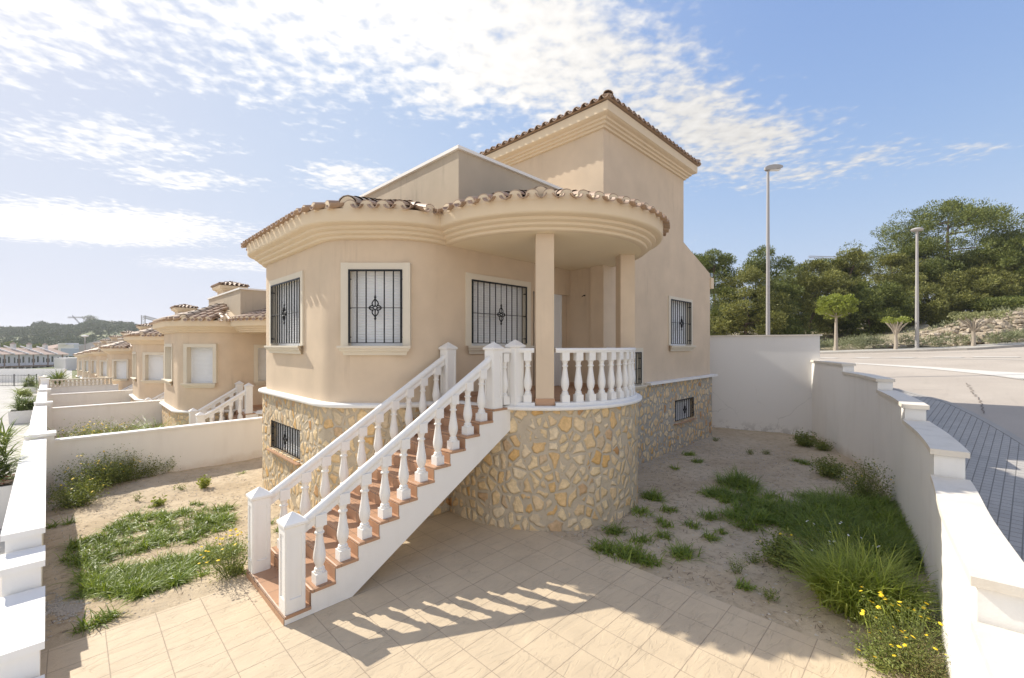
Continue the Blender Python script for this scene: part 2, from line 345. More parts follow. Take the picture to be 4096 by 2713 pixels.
def window(parent,o,a,n,w,z0,z1,bars=6,grille=True,bw=.13,bh=.13,dep=.13,style='cream',sill=True,label=None,hbar=True,proud=.035,gd=.03):
    "o: point on the wall plane at the middle of the opening"
    h=w/2; mb=MB()
    if style:
        mb.obox(o,a,n,-h-bw,-h,-.14,proud,z0,z1+bh); mb.obox(o,a,n,h,h+bw,-.14,proud,z0,z1+bh); mb.obox(o,a,n,-h,h,-.14,proud-.002,z1,z1+bh-.002)
    for p,q in((-h,-h+.001),(h-.001,h)): mb.obox(o,a,n,p,q,-dep-.06,-.02,z0,z1)
    mb.obox(o,a,n,-h,h,-dep-.06,-.055,z1-.001,z1); mb.obox(o,a,n,-h,h,-dep-.06,proud-.01,z0-.02,z0)
    wn=mb.build('window','surround' if style else 'stone',parent,smooth=False); 
    if label: wn['label']=label
    fr=MB(); t=.05
    fr.obox(o,a,n,-h,-h+t,-dep-.05,-dep+.015,z0,z1); fr.obox(o,a,n,h-t,h,-dep-.05,-dep+.015,z0,z1)
    fr.obox(o,a,n,-h+t,h-t,-dep-.05,-dep+.013,z1-t,z1); fr.obox(o,a,n,-h+t,h-t,-dep-.05,-dep+.013,z0,z0+t); fr.build('frame','pvc',wn,smooth=False)
    shutter_mb(o,a,n,-h+t,h-t,z0+t,z1-t*.4,-dep).build('shutter','pvc',wn)
    if sill=='tile':
        MB().obox(o,a,n,-h-.06,h+.06,-.1,.09,z0-.045,z0-.021).build('sill','terra_edge',wn,smooth=False)
    elif sill:
        e=h+bw+.04; pr=[(.0,-.165),(.045,-.165),(.055,-.12),(.075,-.10),(.10,-.085),(.105,-.055),(.125,-.05),(.135,-.03),(.13,-.002),(.0,-.002)]
        rs=[]
        for sgn in(-1,1):
            rs.append([(o[0]+a[0]*sgn*(e-.14+q)+n[0]*q,o[1]+a[1]*sgn*(e-.14+q)+n[1]*q,z0+z) for q,z in pr])
        MB().rings([rs[1],rs[0]],True,True,True).build('sill','surround',wn,sharp=50)
    if grille:
        g=MB(); b=.016; zb=z0+.045
        for p in(-h+.005,h-.04): g.obox(o,a,n,p,p+.035,gd,gd+.016,zb,z1+.01)
        g.obox(o,a,n,-h+.04,h-.04,gd,gd+.016,z1-.022,z1+.01); g.obox(o,a,n,-h+.04,h-.04,gd,gd+.016,zb,zb+.012)
        for i in range(bars):
            p=-h+w*(i+1)/(bars+1)
            if abs(p)<.02 and hbar:
                g.tube([(o[0]+a[0]*p+n[0]*(gd+.008),o[1]+a[1]*p+n[1]*(gd+.008),z) for z in(zb,(z0+z1)/2-.19)],.008,6); g.tube([(o[0]+a[0]*p+n[0]*(gd+.008),o[1]+a[1]*p+n[1]*(gd+.008),z) for z in((z0+z1)/2+.19,z1)],.008,6)
            else: g.tube([(o[0]+a[0]*p+n[0]*(gd+.008),o[1]+a[1]*p+n[1]*(gd+.008),z) for z in(zb,z1-.02)],.0115,6)
        zc=(z0+z1)/2
        if hbar:
            for p,q in((-h+.03,-.1),(.1,h-.03)): g.tube([(o[0]+a[0]*k+n[0]*(gd+.008),o[1]+a[1]*k+n[1]*(gd+.008),zc) for k in(p,q)],.006,6)
        for zz in(z0+.15,zc,z1-.15):
            for p in(-h+.02,h-.02): g.tube([(o[0]+a[0]*p+n[0]*k,o[1]+a[1]*p+n[1]*k,zz) for k in(-.05,gd)],.011,6)
        gr=g.build('grille','iron',wn)
        om=MB(); ornament(om,o,a,n,0,zc,gd+.01,min(1.,(z1-z0)/.7)); om2=om
        gr_v=om2.build('ornament','iron',wn)
    return wn
def wallstrip(pl,z0,z1,holes=()):
    "vertical sheet along polyline with rectangular holes given as (s0,s1,za,zb)"
    S=[0.]
    for i in range(1,len(pl)): S.append(S[-1]+math.hypot(pl[i][0]-pl[i-1][0],pl[i][1]-pl[i-1][1]))
    cuts=sorted(set(S+[h[k] for h in holes for k in(0,1)]))
    def P(s):
        for i in range(1,len(S)):
            if s<=S[i]+1e-9:
                f=(s-S[i-1])/(S[i]-S[i-1]) if S[i]>S[i-1] else 0; return (pl[i-1][0]+f*(pl[i][0]-pl[i-1][0]),pl[i-1][1]+f*(pl[i][1]-pl[i-1][1]))
        return pl[-1]
    zs=sorted(set([z0,z1]+[h[k] for h in holes for k in(2,3)])); mb=MB(); n=len(zs); V=[(P(s)+(z,)) for s in cuts for z in zs]; F=[]
    for i in range(len(cuts)-1):
        if cuts[i+1]-cuts[i]<1e-6: continue
        for j in range(n-1):
            sm,zm=(cuts[i]+cuts[i+1])/2,(zs[j]+zs[j+1])/2
            if any(h[0]<sm<h[1] and h[2]<zm<h[3] for h in holes): continue
            F.append((i*n+j,(i+1)*n+j,(i+1)*n+j+1,i*n+j+1))
    mb.add(V,F); return mb
def s_of(pl,pt):
    best=(9e9,0); s=0
    for i in range(1,len(pl)):
        ax,ay=pl[i-1]; dx,dy=pl[i][0]-ax,pl[i][1]-ay; l=math.hypot(dx,dy)
        if l<1e-9: continue
        t=max(0,min(1,((pt[0]-ax)*dx+(pt[1]-ay)*dy)/l/l)); d=math.hypot(ax+dx*t-pt[0],ay+dy*t-pt[1])
        if d<best[0]: best=(d,s+t*l)
        s+=l
    return best[1]
# ---------------------------------------------------------------- roof tiles
def tile_run(mb,p0,d,z0,slope,L,up=True,r=.088,step=.36,head=True,jit=.004):
    "barrel tiles laid from p0 along d(x,y) rising with slope"
    n=max(1,int(math.ceil(L/step))); ax=(-d[1],d[0]); seg=6
    for k in range(n):
        a=k*step; b=min(L+.02,a+step+.05)
        if b-a<.06: continue
        rs=[]; j=random.uniform(-jit,jit)
        for t,rr,lz in((a,r*(1 if up else .9),.018),(b,r*(.86 if up else 1.),0)):
            rg=[]
            for i in range(seg+1):
                an=PI*i/seg; q=math.cos(an)*rr; h=math.sin(an)*rr*(.8)
                zz=z0+slope*t+((h+lz) if up else (rr*.8-h+lz*.6)); 
                rg.append((p0[0]+d[0]*t+ax[0]*(q+j),p0[1]+d[1]*t+ax[1]*(q+j),zz))
            rs.append(rg)
        if k==0 and head:
            th=.018; rg=[]
            for i in range(seg,-1,-1):
                an=PI*i/seg; rr=r*(1 if up else .9)-th; q=math.cos(an)*rr; h=math.sin(an)*rr*.8
                rg.append((p0[0]+ax[0]*(q+j),p0[1]+ax[1]*(q+j),z0+((h+.018) if up else ((rr+th)*.8-h+.011))))
            mb.rings([rs[0],rs[1]]); m=len(rs[0]); V=rs[0]+rg[::-1]; mb.add(V,[(i,i+m,i+m+1,i+1) for i in range(m-1)])
            inner=rg[::-1]; in2=[(x+d[0]*.2,y+d[1]*.2,z+slope*.2) for x,y,z in inner]; mb.rings([in2,inner])
        else: mb.rings(rs)
# ---------------------------------------------------------------- the house
BAY=[(8.7,11.75),(3.17,11.75),(3.17,7.589),(4.211,6.53),(8.71,6.53)]; BR=[.7,1.0,1.2]
CC=(6.93,5.98); CR=2.07; TC=(6.9,6.03)
PROF=[(-.02,4.90),(.06,4.90),(.085,4.915),(.09,4.955),(.14,4.965),(.165,4.98),(.17,5.02),(.22,5.03),(.245,5.045),(.25,5.085),(.33,5.10),(.37,5.115),(.38,5.14),(.38,5.33)]
SL=.34; EO=.38; ZE=5.335
H0,HA=(3.206,7.008),(4.78,8.6)
PX0,PY0,PX1,PY1=4.78,6.02,8.61,11.3
FACES={'side':((2.79,0),(1,0)),'cham':(((7.2)*.713,(7.2)*.701),(.713,.701)),'front':((0,6.15),(0,1)),'back':((0,12.13),(0,-1))}
def dist_face(f,p):
    q,n=FACES[f]; return (p[0]-q[0])*n[0]+(p[1]-q[1])*n[1]
def d_bay(p):
    d,f=min((dist_face(f,p),f) for f in FACES)
    if f in('side','cham'):
        cr_=(HA[0]-H0[0])*(p[1]-H0[1])-(HA[1]-H0[1])*(p[0]-H0[0]); f='side' if cr_>0 else 'cham'
    return d,f
def zroof(p): return ZE+SL*max(0,d_bay(p)[0])
def d_can(p): return CR+EO-math.hypot(p[0]-CC[0],p[1]-CC[1])
def inpoly(p,poly):
    c=False; j=len(poly)-1
    for i in range(len(poly)):
        (x1,y1),(x2,y2)=poly[i],poly[j]
        if (y1>p[1])!=(y2>p[1]) and p[0]<(x2-x1)*(p[1]-y1)/(y2-y1)+x1: c=not c
        j=i
    return c
def in_par(p): return p[0]>PX0-.02 and p[1]>PY0-.02
def roof_parts(root,neigh=False):
    tm=MB(); mo=MB(); eave=rpoly(BAY,BR,8,EO); under=MB()
    def plug(p,d,z,r=.10):
        ax=(-d[1],d[0]); pts=[(math.cos(PI*i/8)*r,math.sin(PI*i/8)*r*.8) for i in range(9)]
        V=[]; 
        for t in(-.004,.12):
            V+=[(p[0]+d[0]*t+ax[0]*(q*1.25 if i in() else q),p[1]+d[1]*t+ax[1]*q,z+h) for i,(q,h) in enumerate(pts)]+[(p[0]+d[0]*t-ax[0]*r*1.3,p[1]+d[1]*t-ax[1]*r*1.3,5.31),(p[0]+d[0]*t+ax[0]*r*1.3,p[1]+d[1]*t+ax[1]*r*1.3,5.31)]
        n=11; mo.add(V,[tuple(range(n))]+[(i,(i+1)%n,(i+1)%n+n,i+n) for i in range(n)])
    def col(p,d,dd,up):
        # march to find the run
        st=-.09 if not up else -.005
        return st
    sp=.135
    for f,(q,n) in FACES.items():
        if f=='back' and not neigh: continue
        ax=(n[1],-n[0]); i=-90
        while i<90:
            s=i*sp; i+=1; up=bool(i%2)
            base=(q[0]+ax[0]*s,q[1]+ax[1]*s) if f!='cham' else (q[0]+ax[0]*s,q[1]+ax[1]*s)
            r=-.02; r0=None
            while r<1.2:
                p=(base[0]+n[0]*r,base[1]+n[1]*r)
                if inpoly(p,eave+[(8.71,12.1)]): r0=r; break
                r+=.01
            if r0 is None: continue
            p1=(base[0]+n[0]*(r0+.05),base[1]+n[1]*(r0+.05))
            if d_bay(p1)[1]!=f: continue
            if r0>.6 or p1[0]>8.5 or in_par(p1): continue
            if d_can(p1)>max(d_bay(p1)[0],.02): continue
            r1=r0+.05
            while r1<3.2:
                p=(base[0]+n[0]*r1,base[1]+n[1]*r1)
                if in_par(p) or p[0]>8.6: break
                if d_bay(p)[1]!=f: break
                if d_can(p)>d_bay(p)[0]+.02: break
                r1+=.02
            if r1-r0<.12: continue
            st=r0-(.0 if up else .125); za=ZE; zb_=zroof((base[0]+n[0]*r1,base[1]+n[1]*r1)); sl=min(SL,max(.12,(zb_-za)/(r1-r0)))
            zz=za+sl*(st-r0)+(.045 if up else -.012)
            tile_run(tm,(base[0]+n[0]*st,base[1]+n[1]*st),n,zz,sl,r1-st,up,.10)
            if up: plug((base[0]+n[0]*r0,base[1]+n[1]*r0),n,zz)
    RR=CR+EO; N=int(2*PI*RR/(2*sp)); 
    for k in range(2*N):
        a=2*PI*k/(2*N); up=bool(k%2); e=(math.cos(a),math.sin(a)); d=(-e[0],-e[1])
        p=(CC[0]+e[0]*(RR-.05),CC[1]+e[1]*(RR-.05))
        if d_bay(p)[0]>.06 and p[1]>6 or p[1]>5.47 and p[0]>8.6: continue
        if not(R(150)<a<R(350)): continue
        L=.1
        while L<1.6:
            p=(CC[0]+e[0]*(RR-L),CC[1]+e[1]*(RR-L))
            if in_par(p) or d_bay(p)[0]>d_can(p)+.02: break
            L+=.02
        if p[0]>8.5 and p[1]>5.4: L=min(L,.5)
        st=.0 if up else -.125; zz=ZE+SL*st+(.045 if up else -.012)
        tile_run(tm,(CC[0]+e[0]*(RR-st),CC[1]+e[1]*(RR-st)),d,zz,SL,L-st,up,.10)
        if up: plug((CC[0]+e[0]*RR,CC[1]+e[1]*RR),d,zz)
    # deck below the tiles
    g=.12; nx=int((9-2.7)/g); ny=int((12.2-3.4)/g)
    V={}
    def zf(p):
        return ZE-.005+SL*max(d_bay(p)[0],d_can(p))
    for i in range(nx):
        for j in range(ny):
            x,y=2.7+i*g,3.4+j*g; c=[(x,y),(x+g,y),(x+g,y+g),(x,y+g)]
            if all((inpoly(p,eave+[(8.71,12.1)]) or d_can(p)>.02) for p in c) and not in_par((x,y)) :
                under.add([(p[0],p[1],zf(p)) for p in c],[(0,1,2,3)])
    rf=tm.build('roof','tile',root,sharp=60)
    under.build('roof_deck','trim',rf,smooth=False)
    rd=MB(); rd2=MB(); b=(.926,.379); L=math.hypot(HA[0]-H0[0],HA[1]-H0[1]); b=((HA[0]-H0[0])/L,(HA[1]-H0[1])/L); p=H0; k0=.05; slh=(zroof(HA)-ZE)/L
    tile_run(rd,(p[0]+b[0]*k0,p[1]+b[1]*k0),b,ZE+slh*k0+.07,slh,L-k0,True,.165,.36)
    mo.add([(p[0]+b[0]*(k0-.012)-b[1]*math.cos(PI*i/12)*.15,p[1]+b[1]*(k0-.012)+b[0]*math.cos(PI*i/12)*.15,ZE+slh*k0+.0+math.sin(PI*i/12)*.19) for i in range(13)],[tuple(range(13))])
    a=R(221); e=(math.cos(a),math.sin(a)); pr=(CC[0]+e[0]*(CR+EO-.18),CC[1]+e[1]*(CR+EO-.18))
    tile_run(rd2,pr,(-e[0],-e[1]),ZE+.10,SL,.95,True,.165,.16)
    mo.add([(pr[0]+e[0]*.012-e[1]*math.cos(PI*i/12)*.15,pr[1]+e[1]*.012+e[0]*math.cos(PI*i/12)*.15,ZE+.04+math.sin(PI*i/12)*.19) for i in range(13)],[tuple(range(13))])
    rd.build('ridge','ridge',rf,sharp=60); rd2.build('ridge','ridge',rf,sharp=60)
    return mo
def sweep(mb,pts,rad,prof,seg=8):
    mb.rings([lift(rpoly(pts,rad,seg,o),z) for o,z in prof]); return mb
def hip_roof(mb,x0,x1,y0,y1,z,sl,up_r=.088,sp=.118,sides='SWNE',hr=.115):
    w=min(x1-x0,y1-y0)/2
    for sd in sides:
        if sd in 'WE': n=(1,0) if sd=='W' else (-1,0); L=y1-y0; o=(x0,y0) if sd=='W' else (x1,y0); ax=(0,1)
        else: n=(0,1) if sd=='S' else (0,-1); L=x1-x0; o=(x0,y0) if sd=='S' else (x0,y1); ax=(1,0)
        k=int(L/sp)
        for i in range(k):
            s=(i+.5)*L/k; run=min(s,L-s,w); up=bool(i%2); st=-.0 if up else -.03
            if run<.1: run=.1
            tile_run(mb,(o[0]+ax[0]*s+n[0]*st,o[1]+ax[1]*s+n[1]*st),n,z+(.045 if up else 0),sl,run-st,up,up_r,.4)
    hw=w; z=z+.03; V=[(x0,y0,z-.01),(x1,y0,z-.01),(x1,y1,z-.01),(x0,y1,z-.01)]
    if x1-x0<y1-y0: V+=[((x0+x1)/2,y0+w,z+sl*w-.01),((x0+x1)/2,y1-w,z+sl*w-.01)]; F=[(0,1,4),(2,3,5),(1,2,5,4),(3,0,4,5)]
    else: V+=[(x0+w,(y0+y1)/2,z+sl*w-.01),(x1-w,(y0+y1)/2,z+sl*w-.01)]; F=[(3,0,4),(1,2,5),(0,1,5,4),(2,3,4,5)]
    mb.add(V,F+[(0,3,2,1)])
    for ci,(cx,cy) in enumerate(((x0,y0),(x1,y0),(x1,y1),(x0,y1))):
        dx=1 if cx==x0 else -1; dy=1 if cy==y0 else -1; q=math.sqrt(.5)
        tile_run(mb,(cx+dx*.03,cy+dy*.03),(dx*q,dy*q),z+hr*.45,sl*q,w/q-.04,True,hr,.36)
def build_house(own,label,cat,zb=-.5,group=None):
    loc=(5.,8.,0. if own else .9)
    root=thing('house' if own else 'neighbour_house',loc,label,cat,group)
    bay=rpoly(BAY,BR,8,0)
    oS,oC,oF=(3.17,9.8),(3.733,7.014),(6.28,6.53); nC=(-.713,-.701); aC=(.701,-.713)
    def hole(c,w,z0,z1): s=s_of(bay,c); return (s-w/2,s+w/2,z0,z1)
    wS=1.76; wC=.95; wF=1.6
    holes=[hole(oS,wS,3.04,4.37),hole(oC,wC,3.04,4.36),hole(oF,wF,3.04,4.33),(s_of(bay,(7.35,6.53)),s_of(bay,(8.71,6.53))+.01,2.03,4.28)]
    w=wallstrip(bay,2.0,4.93,holes)
    # door recess
    w.bx(7.33,7.349,6.53,6.66,2.03,4.28); w.bx(7.35,8.71,6.531,6.66,4.279,4.32); w.bx(7.35,7.5,6.64,6.66,2.03,4.28); w.bx(8.45,8.72,6.64,6.66,2.03,4.28)
    # inner face of porch and rear walls
    w.add([(8.71,5.86,2.0),(8.71,6.66,2.0),(8.71,6.66,4.93),(8.71,5.86,4.93)],[(0,1,2,3)])
    w.add([(8.71,5.86,2.0),(8.61,5.86,2.0),(8.61,5.86,4.93),(8.71,5.86,4.93)],[(0,1,2,3)])
    w.add([(8.61,5.5,2.0),(8.61,5.86,2.0),(8.61,5.86,4.93),(8.61,5.5,4.93)],[(0,1,2,3)])
    w.add([(8.7,11.75,2.0),(15.17,11.75,2.0),(15.17,11.75,5.47),(8.7,11.75,5.47)],[(0,1,2,3)])
    w.add([(4.80,6.5285,2.04),(4.812,6.5285,2.04),(4.812,6.5285,4.9),(4.80,6.5285,4.9)],[(0,1,2,3)])
    w.build('wall','tan',root)
    # side and tower walls
    tw=wallstrip([(8.61,5.5),(15.17,5.5)],2.0,5.47,[(12.8-8.61-.72,12.8-8.61+.72,3.04,4.37),(9.85-8.61-.5,9.85-8.61+.5,2.02,2.86)] if own else [])
    th=8.1 if own else 7.0
    T0,T1,T2,T3=8.61,13.03,5.5,10.5
    tw.add([(T0,T2,5.47),(T1,T2,5.47),(T1,T2,th),(T0,T2,th)],[(0,1,2,3)])
    tw.add([(T1,T2,5.47),(15.17,T2,5.47),(T1,T2,6.18)],[(0,1,2)])
    tw.add([(T0,T2,4.93),(T0,T3,4.93),(T0,T3,th),(T0,T2,th)],[(0,1,2,3)])
    tw.add([(T1,T2,5.4),(T1,T3,5.4),(T1,T3,th),(T1,T2,th)],[(0,1,2,3)])
    tw.add([(T0,T3,4.93),(T1,T3,4.93),(T1,T3,th),(T0,T3,th)],[(0,1,2,3)])
    tw.add([(15.17,5.5,2.),(15.17,11.75,2.),(15.17,11.75,5.47),(15.17,5.5,5.47)],[(0,1,2,3)])
    tw.build('side_wall','tan',root)
    if own:
        rq=MB(); rq.bx(13.034,15.4,7.6,11.745,5.0,8.0); rq.build('added_shade_block','tan',root,smooth=False)  # unseen block behind the tower, added to shade the curved wall's far end
        c=(MB().bx(13.04,15.17,5.52,11.7,5.3,5.42)); c.v=[]; c.f=[]
        c.add([(13.03,5.52,6.16),(15.5,5.52,5.32),(15.5,11.7,5.32),(13.03,11.7,6.16),(13.03,5.52,6.06),(15.5,5.52,5.22),(15.5,11.7,5.22),(13.03,11.7,6.06)],[(0,1,2,3),(7,6,5,4),(0,4,5,1),(1,5,6,2),(2,6,7,3)])
        c.build('rear_roof','tile',root,smooth=False)
        MB().bx(15.173,15.42,5.46,11.8,4.98,5.34).build('eave_fascia','trim',root,smooth=False)
    # parapet of the roof terrace
    pm=MB(); zt=6.5
    pm.add([(PX0,11.3,5.2),(PX0,PY0,5.2),(PX1,PY0,5.2),(PX1,PY0,zt),(PX0,PY0,zt),(PX0,11.3,zt)],[(0,1,4,5),(1,2,3,4)])
    pm.add([(PX0+.2,11.1,5.7),(PX0+.2,PY0+.2,5.7),(PX1,PY0+.2,5.7),(PX1,PY0+.2,zt),(PX0+.2,PY0+.2,zt),(PX0+.2,11.1,zt)],[(0,5,4,1),(1,4,3,2)])
    pm.add([(PX0,11.3,5.2),(PX1,11.3,5.2),(PX1,11.3,zt),(PX0,11.3,zt)],[(0,1,2,3)]); pm.add([(PX0,PY0,5.65),(PX1,PY0,5.65),(PX1,11.3,5.65),(PX0,11.3,5.65)],[(0,1,2,3)])
    pp=pm.build('parapet','tan_stain',root,smooth=False)
    cp=MB(); cp.bx(PX0-.05,PX1-.003,PY0-.05,PY0+.25,zt,zt+.055); cp.bx(PX0-.05,PX0+.25,PY0+.25,11.35,zt,zt+.055); cp.bx(PX0+.25,PX1-.003,11.08,11.35,zt,zt+.054)
    cp.build('coping','ledge',pp,smooth=False)
    # cornices, soffit, roof
    mo=roof_parts(root,not own); sweep(mo,BAY,BR,PROF,10)
    mo.rings([[(CC[0]+(CR+o)*math.cos(R(150+210*i/72)),CC[1]+(CR+o)*math.sin(R(150+210*i/72)),z+.003) for i in range(73)] for o,z in PROF])
    mo.build('cornice','trim',root,sharp=50)
    MB().add([(x,y,4.906) for x,y in arc(CC,CR+.02,0,360,72)[:-1]],[tuple(range(72))]).build('porch_ceiling','ceil',root,smooth=False)
    # tower top
    tp=[(T1,T3),(T0,T3),(T0,T2),(T1,T2),(T1,T3)]; dz=th-8.1
    tc=sweep(MB(),tp,[-9,-9,-9],[(-.01,8.06+dz),(.055,8.065+dz),(.06,8.115+dz),(.115,8.125+dz),(.12,8.175+dz),(.175,8.185+dz),(.18,8.235+dz),(.25,8.25+dz),(.30,8.275+dz),(.30,8.48+dz)])
    tc2=sweep(MB(),[(T1-.01,T2+.01),(T1-.01,T3-.01),(T0+.5,T3-.01)],[-9],[(-.01,8.06+dz),(.055,8.065+dz),(.18,8.23+dz),(.30,8.275+dz),(.30,8.476+dz)]); 
    tc.add(tc2.v,tc2.f); tc.build('tower_cornice','trim',root,smooth=False)
    hr=MB(); hip_roof(hr,T0-.36,T1+.36,T2-.36,T3+.36,8.49+dz,.28,sides='SWNE'); hr.build('tower_roof','tile',root,sharp=60)
    # plinths and ledges
    pl=rpoly(BAY,BR,8,.08)
    s=s_of(pl,(3.09,9.65)); ph=[(s-.87,s+.87,.79,1.40)] if own else []
    pb=wallstrip(pl,zb,1.97,ph)
    if not own: pb.v=[(x,y,max(z,.6)) for x,y,z in pb.v]
    pb.build('stone_plinth','stone',root)
    sweep(MB(),BAY,BR,[(-.02,1.965),(.15,1.965),(.162,1.98),(.162,2.015),(.15,2.03),(-.02,2.04)],10).build('ledge','ledge',root,sharp=50)
    pa=arc(TC,2.04,150,352,72); wallstrip(pa,zb if own else .6,1.985).build('terrace_plinth','stone',root,sharp=60)
    lg=MB(); lg.rings([[(TC[0]+r*math.cos(R(176+165.3*i/64)),TC[1]+r*math.sin(R(176+165.3*i/64)),z) for i in range(65)] for r,z in((1.9,1.98),(2.11,1.98),(2.12,1.99),(2.12,2.03),(2.11,2.04),(1.9,2.045))])
    lg.build('terrace_ledge','ledge',root,sharp=50)
    for i0,i1 in ((206,220),(229.6,338)):
        MB().rings([[(TC[0]+r*math.cos(R(i0+(i1-i0)*i/40)),TC[1]+r*math.sin(R(i0+(i1-i0)*i/40)),z) for i in range(41)] for r,z in((1.82,2.04),(1.82,2.095),(2.02,2.095),(2.03,2.08),(2.03,2.04))]).build('terrace_kerb','ledge',root,sharp=50)
    fl=arc(TC,1.95,0,360,60)[:-1]; MB().add([(x,y,2.048) for x,y in fl],[tuple(range(60))]).build('terrace_floor','terra',root,smooth=False)
    if own:
        s2=wallstrip([(8.8,5.45),(15.22,5.45),(15.22,11.8)],zb,2.0,[(12.98-8.8-.68,12.98-8.8+.68,.79,1.42)]); s2.build('side_plinth','stone_side',root,smooth=False)
        lb=MB(); lb.bx(10.56,15.36,5.31,5.498,2.0,2.06); lb.bx(15.172,15.36,5.498,11.8,2.0,2.058); lb.build('side_ledge','ledge',root,smooth=False)
    # windows
    kw=dict(grille=own,dep=.13 if own else .2)
    window(root,oS,(0,-1),(-1,0),wS,3.04,4.37,11,label='wide barred window in the left side wall' if own else None,**kw)
    window(root,oC,aC,nC,wC,3.04,4.36,5,label='narrow barred window in the rounded bay' if own else None,**kw)
    window(root,oF,(1,0),(0,-1),wF,3.04,4.33,9,label='wide barred window under the porch roof' if own else None,**kw)
    if own:
        window(root,(3.09,9.65),(0,-1),(-1,0),1.72,.79,1.40,11,style=None,sill='tile',hbar=False,gd=-.02,label='barred basement window in the left stone plinth')
        window(root,(12.8,5.5),(1,0),(0,-1),1.44,3.04,4.37,9,bw=.11,bh=.1,label='barred window in the tall side wall')
        window(root,(9.85,5.5),(1,0),(0,-1),1.0,2.02,2.86,6,bw=.09,bh=.12,label='low barred window behind the terrace')
        window(root,(12.98,5.45),(1,0),(0,-1),1.34,.79,1.42,9,style=None,sill='tile',hbar=False,gd=0,label='barred basement window in the right stone plinth')
    # door
    d=MB(); d.bx(7.56,8.39,6.60,6.63,2.06,4.18)
    for z0,z1 in((2.2,2.95),(3.1,4.05)):
        for x0,x1 in((7.64,7.94),(8.01,8.31)):
            d.bx(x0,x1,6.592,6.601,z0,z1); d.bx(x0+.04,x1-.04,6.585,6.593,z0+.04,z1-.04)
    dr=d.build('door','pvc',root,smooth=False)
    f=MB(); f.bx(7.5,7.56,6.585,6.64,2.05,4.28); f.bx(8.39,8.45,6.585,6.64,2.05,4.28); f.bx(7.56,8.39,6.585,6.64,4.18,4.279); f.build('frame','pvc',dr,smooth=False)
    h=MB(); h.tube([(7.63,6.58,3.05),(7.63,6.54,3.05),(7.74,6.54,3.05)],.012,6); h.bx(7.61,7.65,6.577,6.585,2.95,3.15); h.build('handle','steel',dr)
    # columns with terracotta feet
    for ang,rc in((224.8,1.82),(309.5,1.82)):
        cx,cy=TC[0]+rc*math.cos(R(ang)),TC[1]+rc*math.sin(R(ang)); rz=R(45 if ang<300 else 50)
        c=MB().box((cx,cy,(2.046+4.903)/2),(.30,.30,4.903-2.046),rz).build('column','tan',root,smooth=False)
        MB().box((cx,cy,2.105),(.322,.322,.115),rz).build('skirting','terra_edge',c,smooth=False)
    MB().bx(5.2,7.49,6.515,6.529,2.05,2.13).build('wall_skirting','terra_edge',root,smooth=False); MB().bx(8.695,8.709,5.87,6.52,2.05,2.13).build('wall_skirting','terra_edge',root,smooth=False); MB().bx(8.595,8.609,5.51,5.86,2.05,2.13).build('wall_skirting','terra_edge',root,smooth=False)
    if own: MB().tube([(8.715,6.09,4.25),(8.66,6.09,4.25),(8.62,6.12,4.21)],[.02,.012,.006],6).build('cable_stub','iron',root)
    else:
        t=MB(); t.bx(5.2,5.95,10.6,11.75,5.6,6.95); t.build('turret_wall','tan',root,smooth=False)
        q=sweep(MB(),[(5.95,11.75),(5.2,11.75),(5.2,10.6),(5.95,10.6),(5.95,11.75)],[-9,-9,-9],[(0,6.9),(.06,6.91),(.07,6.97),(.13,6.98),(.18,7.05),(.18,7.12)]); q.build('turret_cornice','trim',root,smooth=False)
        q=MB(); hip_roof(q,4.99,6.16,10.39,11.96,7.12,.3,.06,.09,'SWNE',.06); q.build('turret_roof','tile',root,sharp=60)
    return root
# ---------------------------------------------------------------- staircase and balustrade
TR,RI=.281,.175
def ust(k): return 1.62+TR*k
def zst(k): return .10+RI*k
def zl(u): return .10+(u-1.62)*RI/TR
def baluster_mb(h):
    m=MB(); b=.066; m.box((0,0,h*.075),(2*b,2*b,h*.15)); m.box((0,0,h*.915),(2*b*.95,2*b*.95,h*.17))
    pr=[(.052,.15),(.055,.165),(.052,.18),(.043,.185),(.046,.195),(.049,.205),(.045,.215),(.034,.222),(.036,.24),(.052,.30),(.059,.36),(.058,.41),(.052,.47),(.043,.55),(.036,.63),(.032,.69),(.033,.705),(.045,.71),(.047,.722),(.045,.734),(.034,.74),(.034,.76),(.037,.79),(.045,.82),(.050,.835)]
    m.lathe([(r*1.17,z*h) for r,z in pr],seg=18); return m
def post_mb(h,w=.195):
    m=MB(); m.box((0,0,h*.44),(w,w,h*.88))
    for i in range(4):
        a=i*PI/2; c,s=math.cos(a),math.sin(a); t=.012
        for (x0,x1,z0,z1) in ((-w/2,-w/2+.035,.0,h*.88),(w/2-.035,w/2,.0,h*.88),(-w/2+.035,w/2-.035,.0,h*.14),(-w/2+.035,w/2-.035,h*.79,h*.88)):
            cx,cy=(x0+x1)/2,-w/2-t/2+.001; m.box((cx*c-cy*s,cx*s+cy*c,(z0+z1)/2),(x1-x0,t,z1-z0),a)
    W=w/2+.028
    m.rings([[(x*q,y*q,z) for x,y in((-1,-1),(1,-1),(1,1),(-1,1))] for q,z in((w/2,h*.87),(W-.01,h*.875),(W,h*.885),(W,h*.91),(W-.012,h*.918),(.004,h))],True,True,True); return m
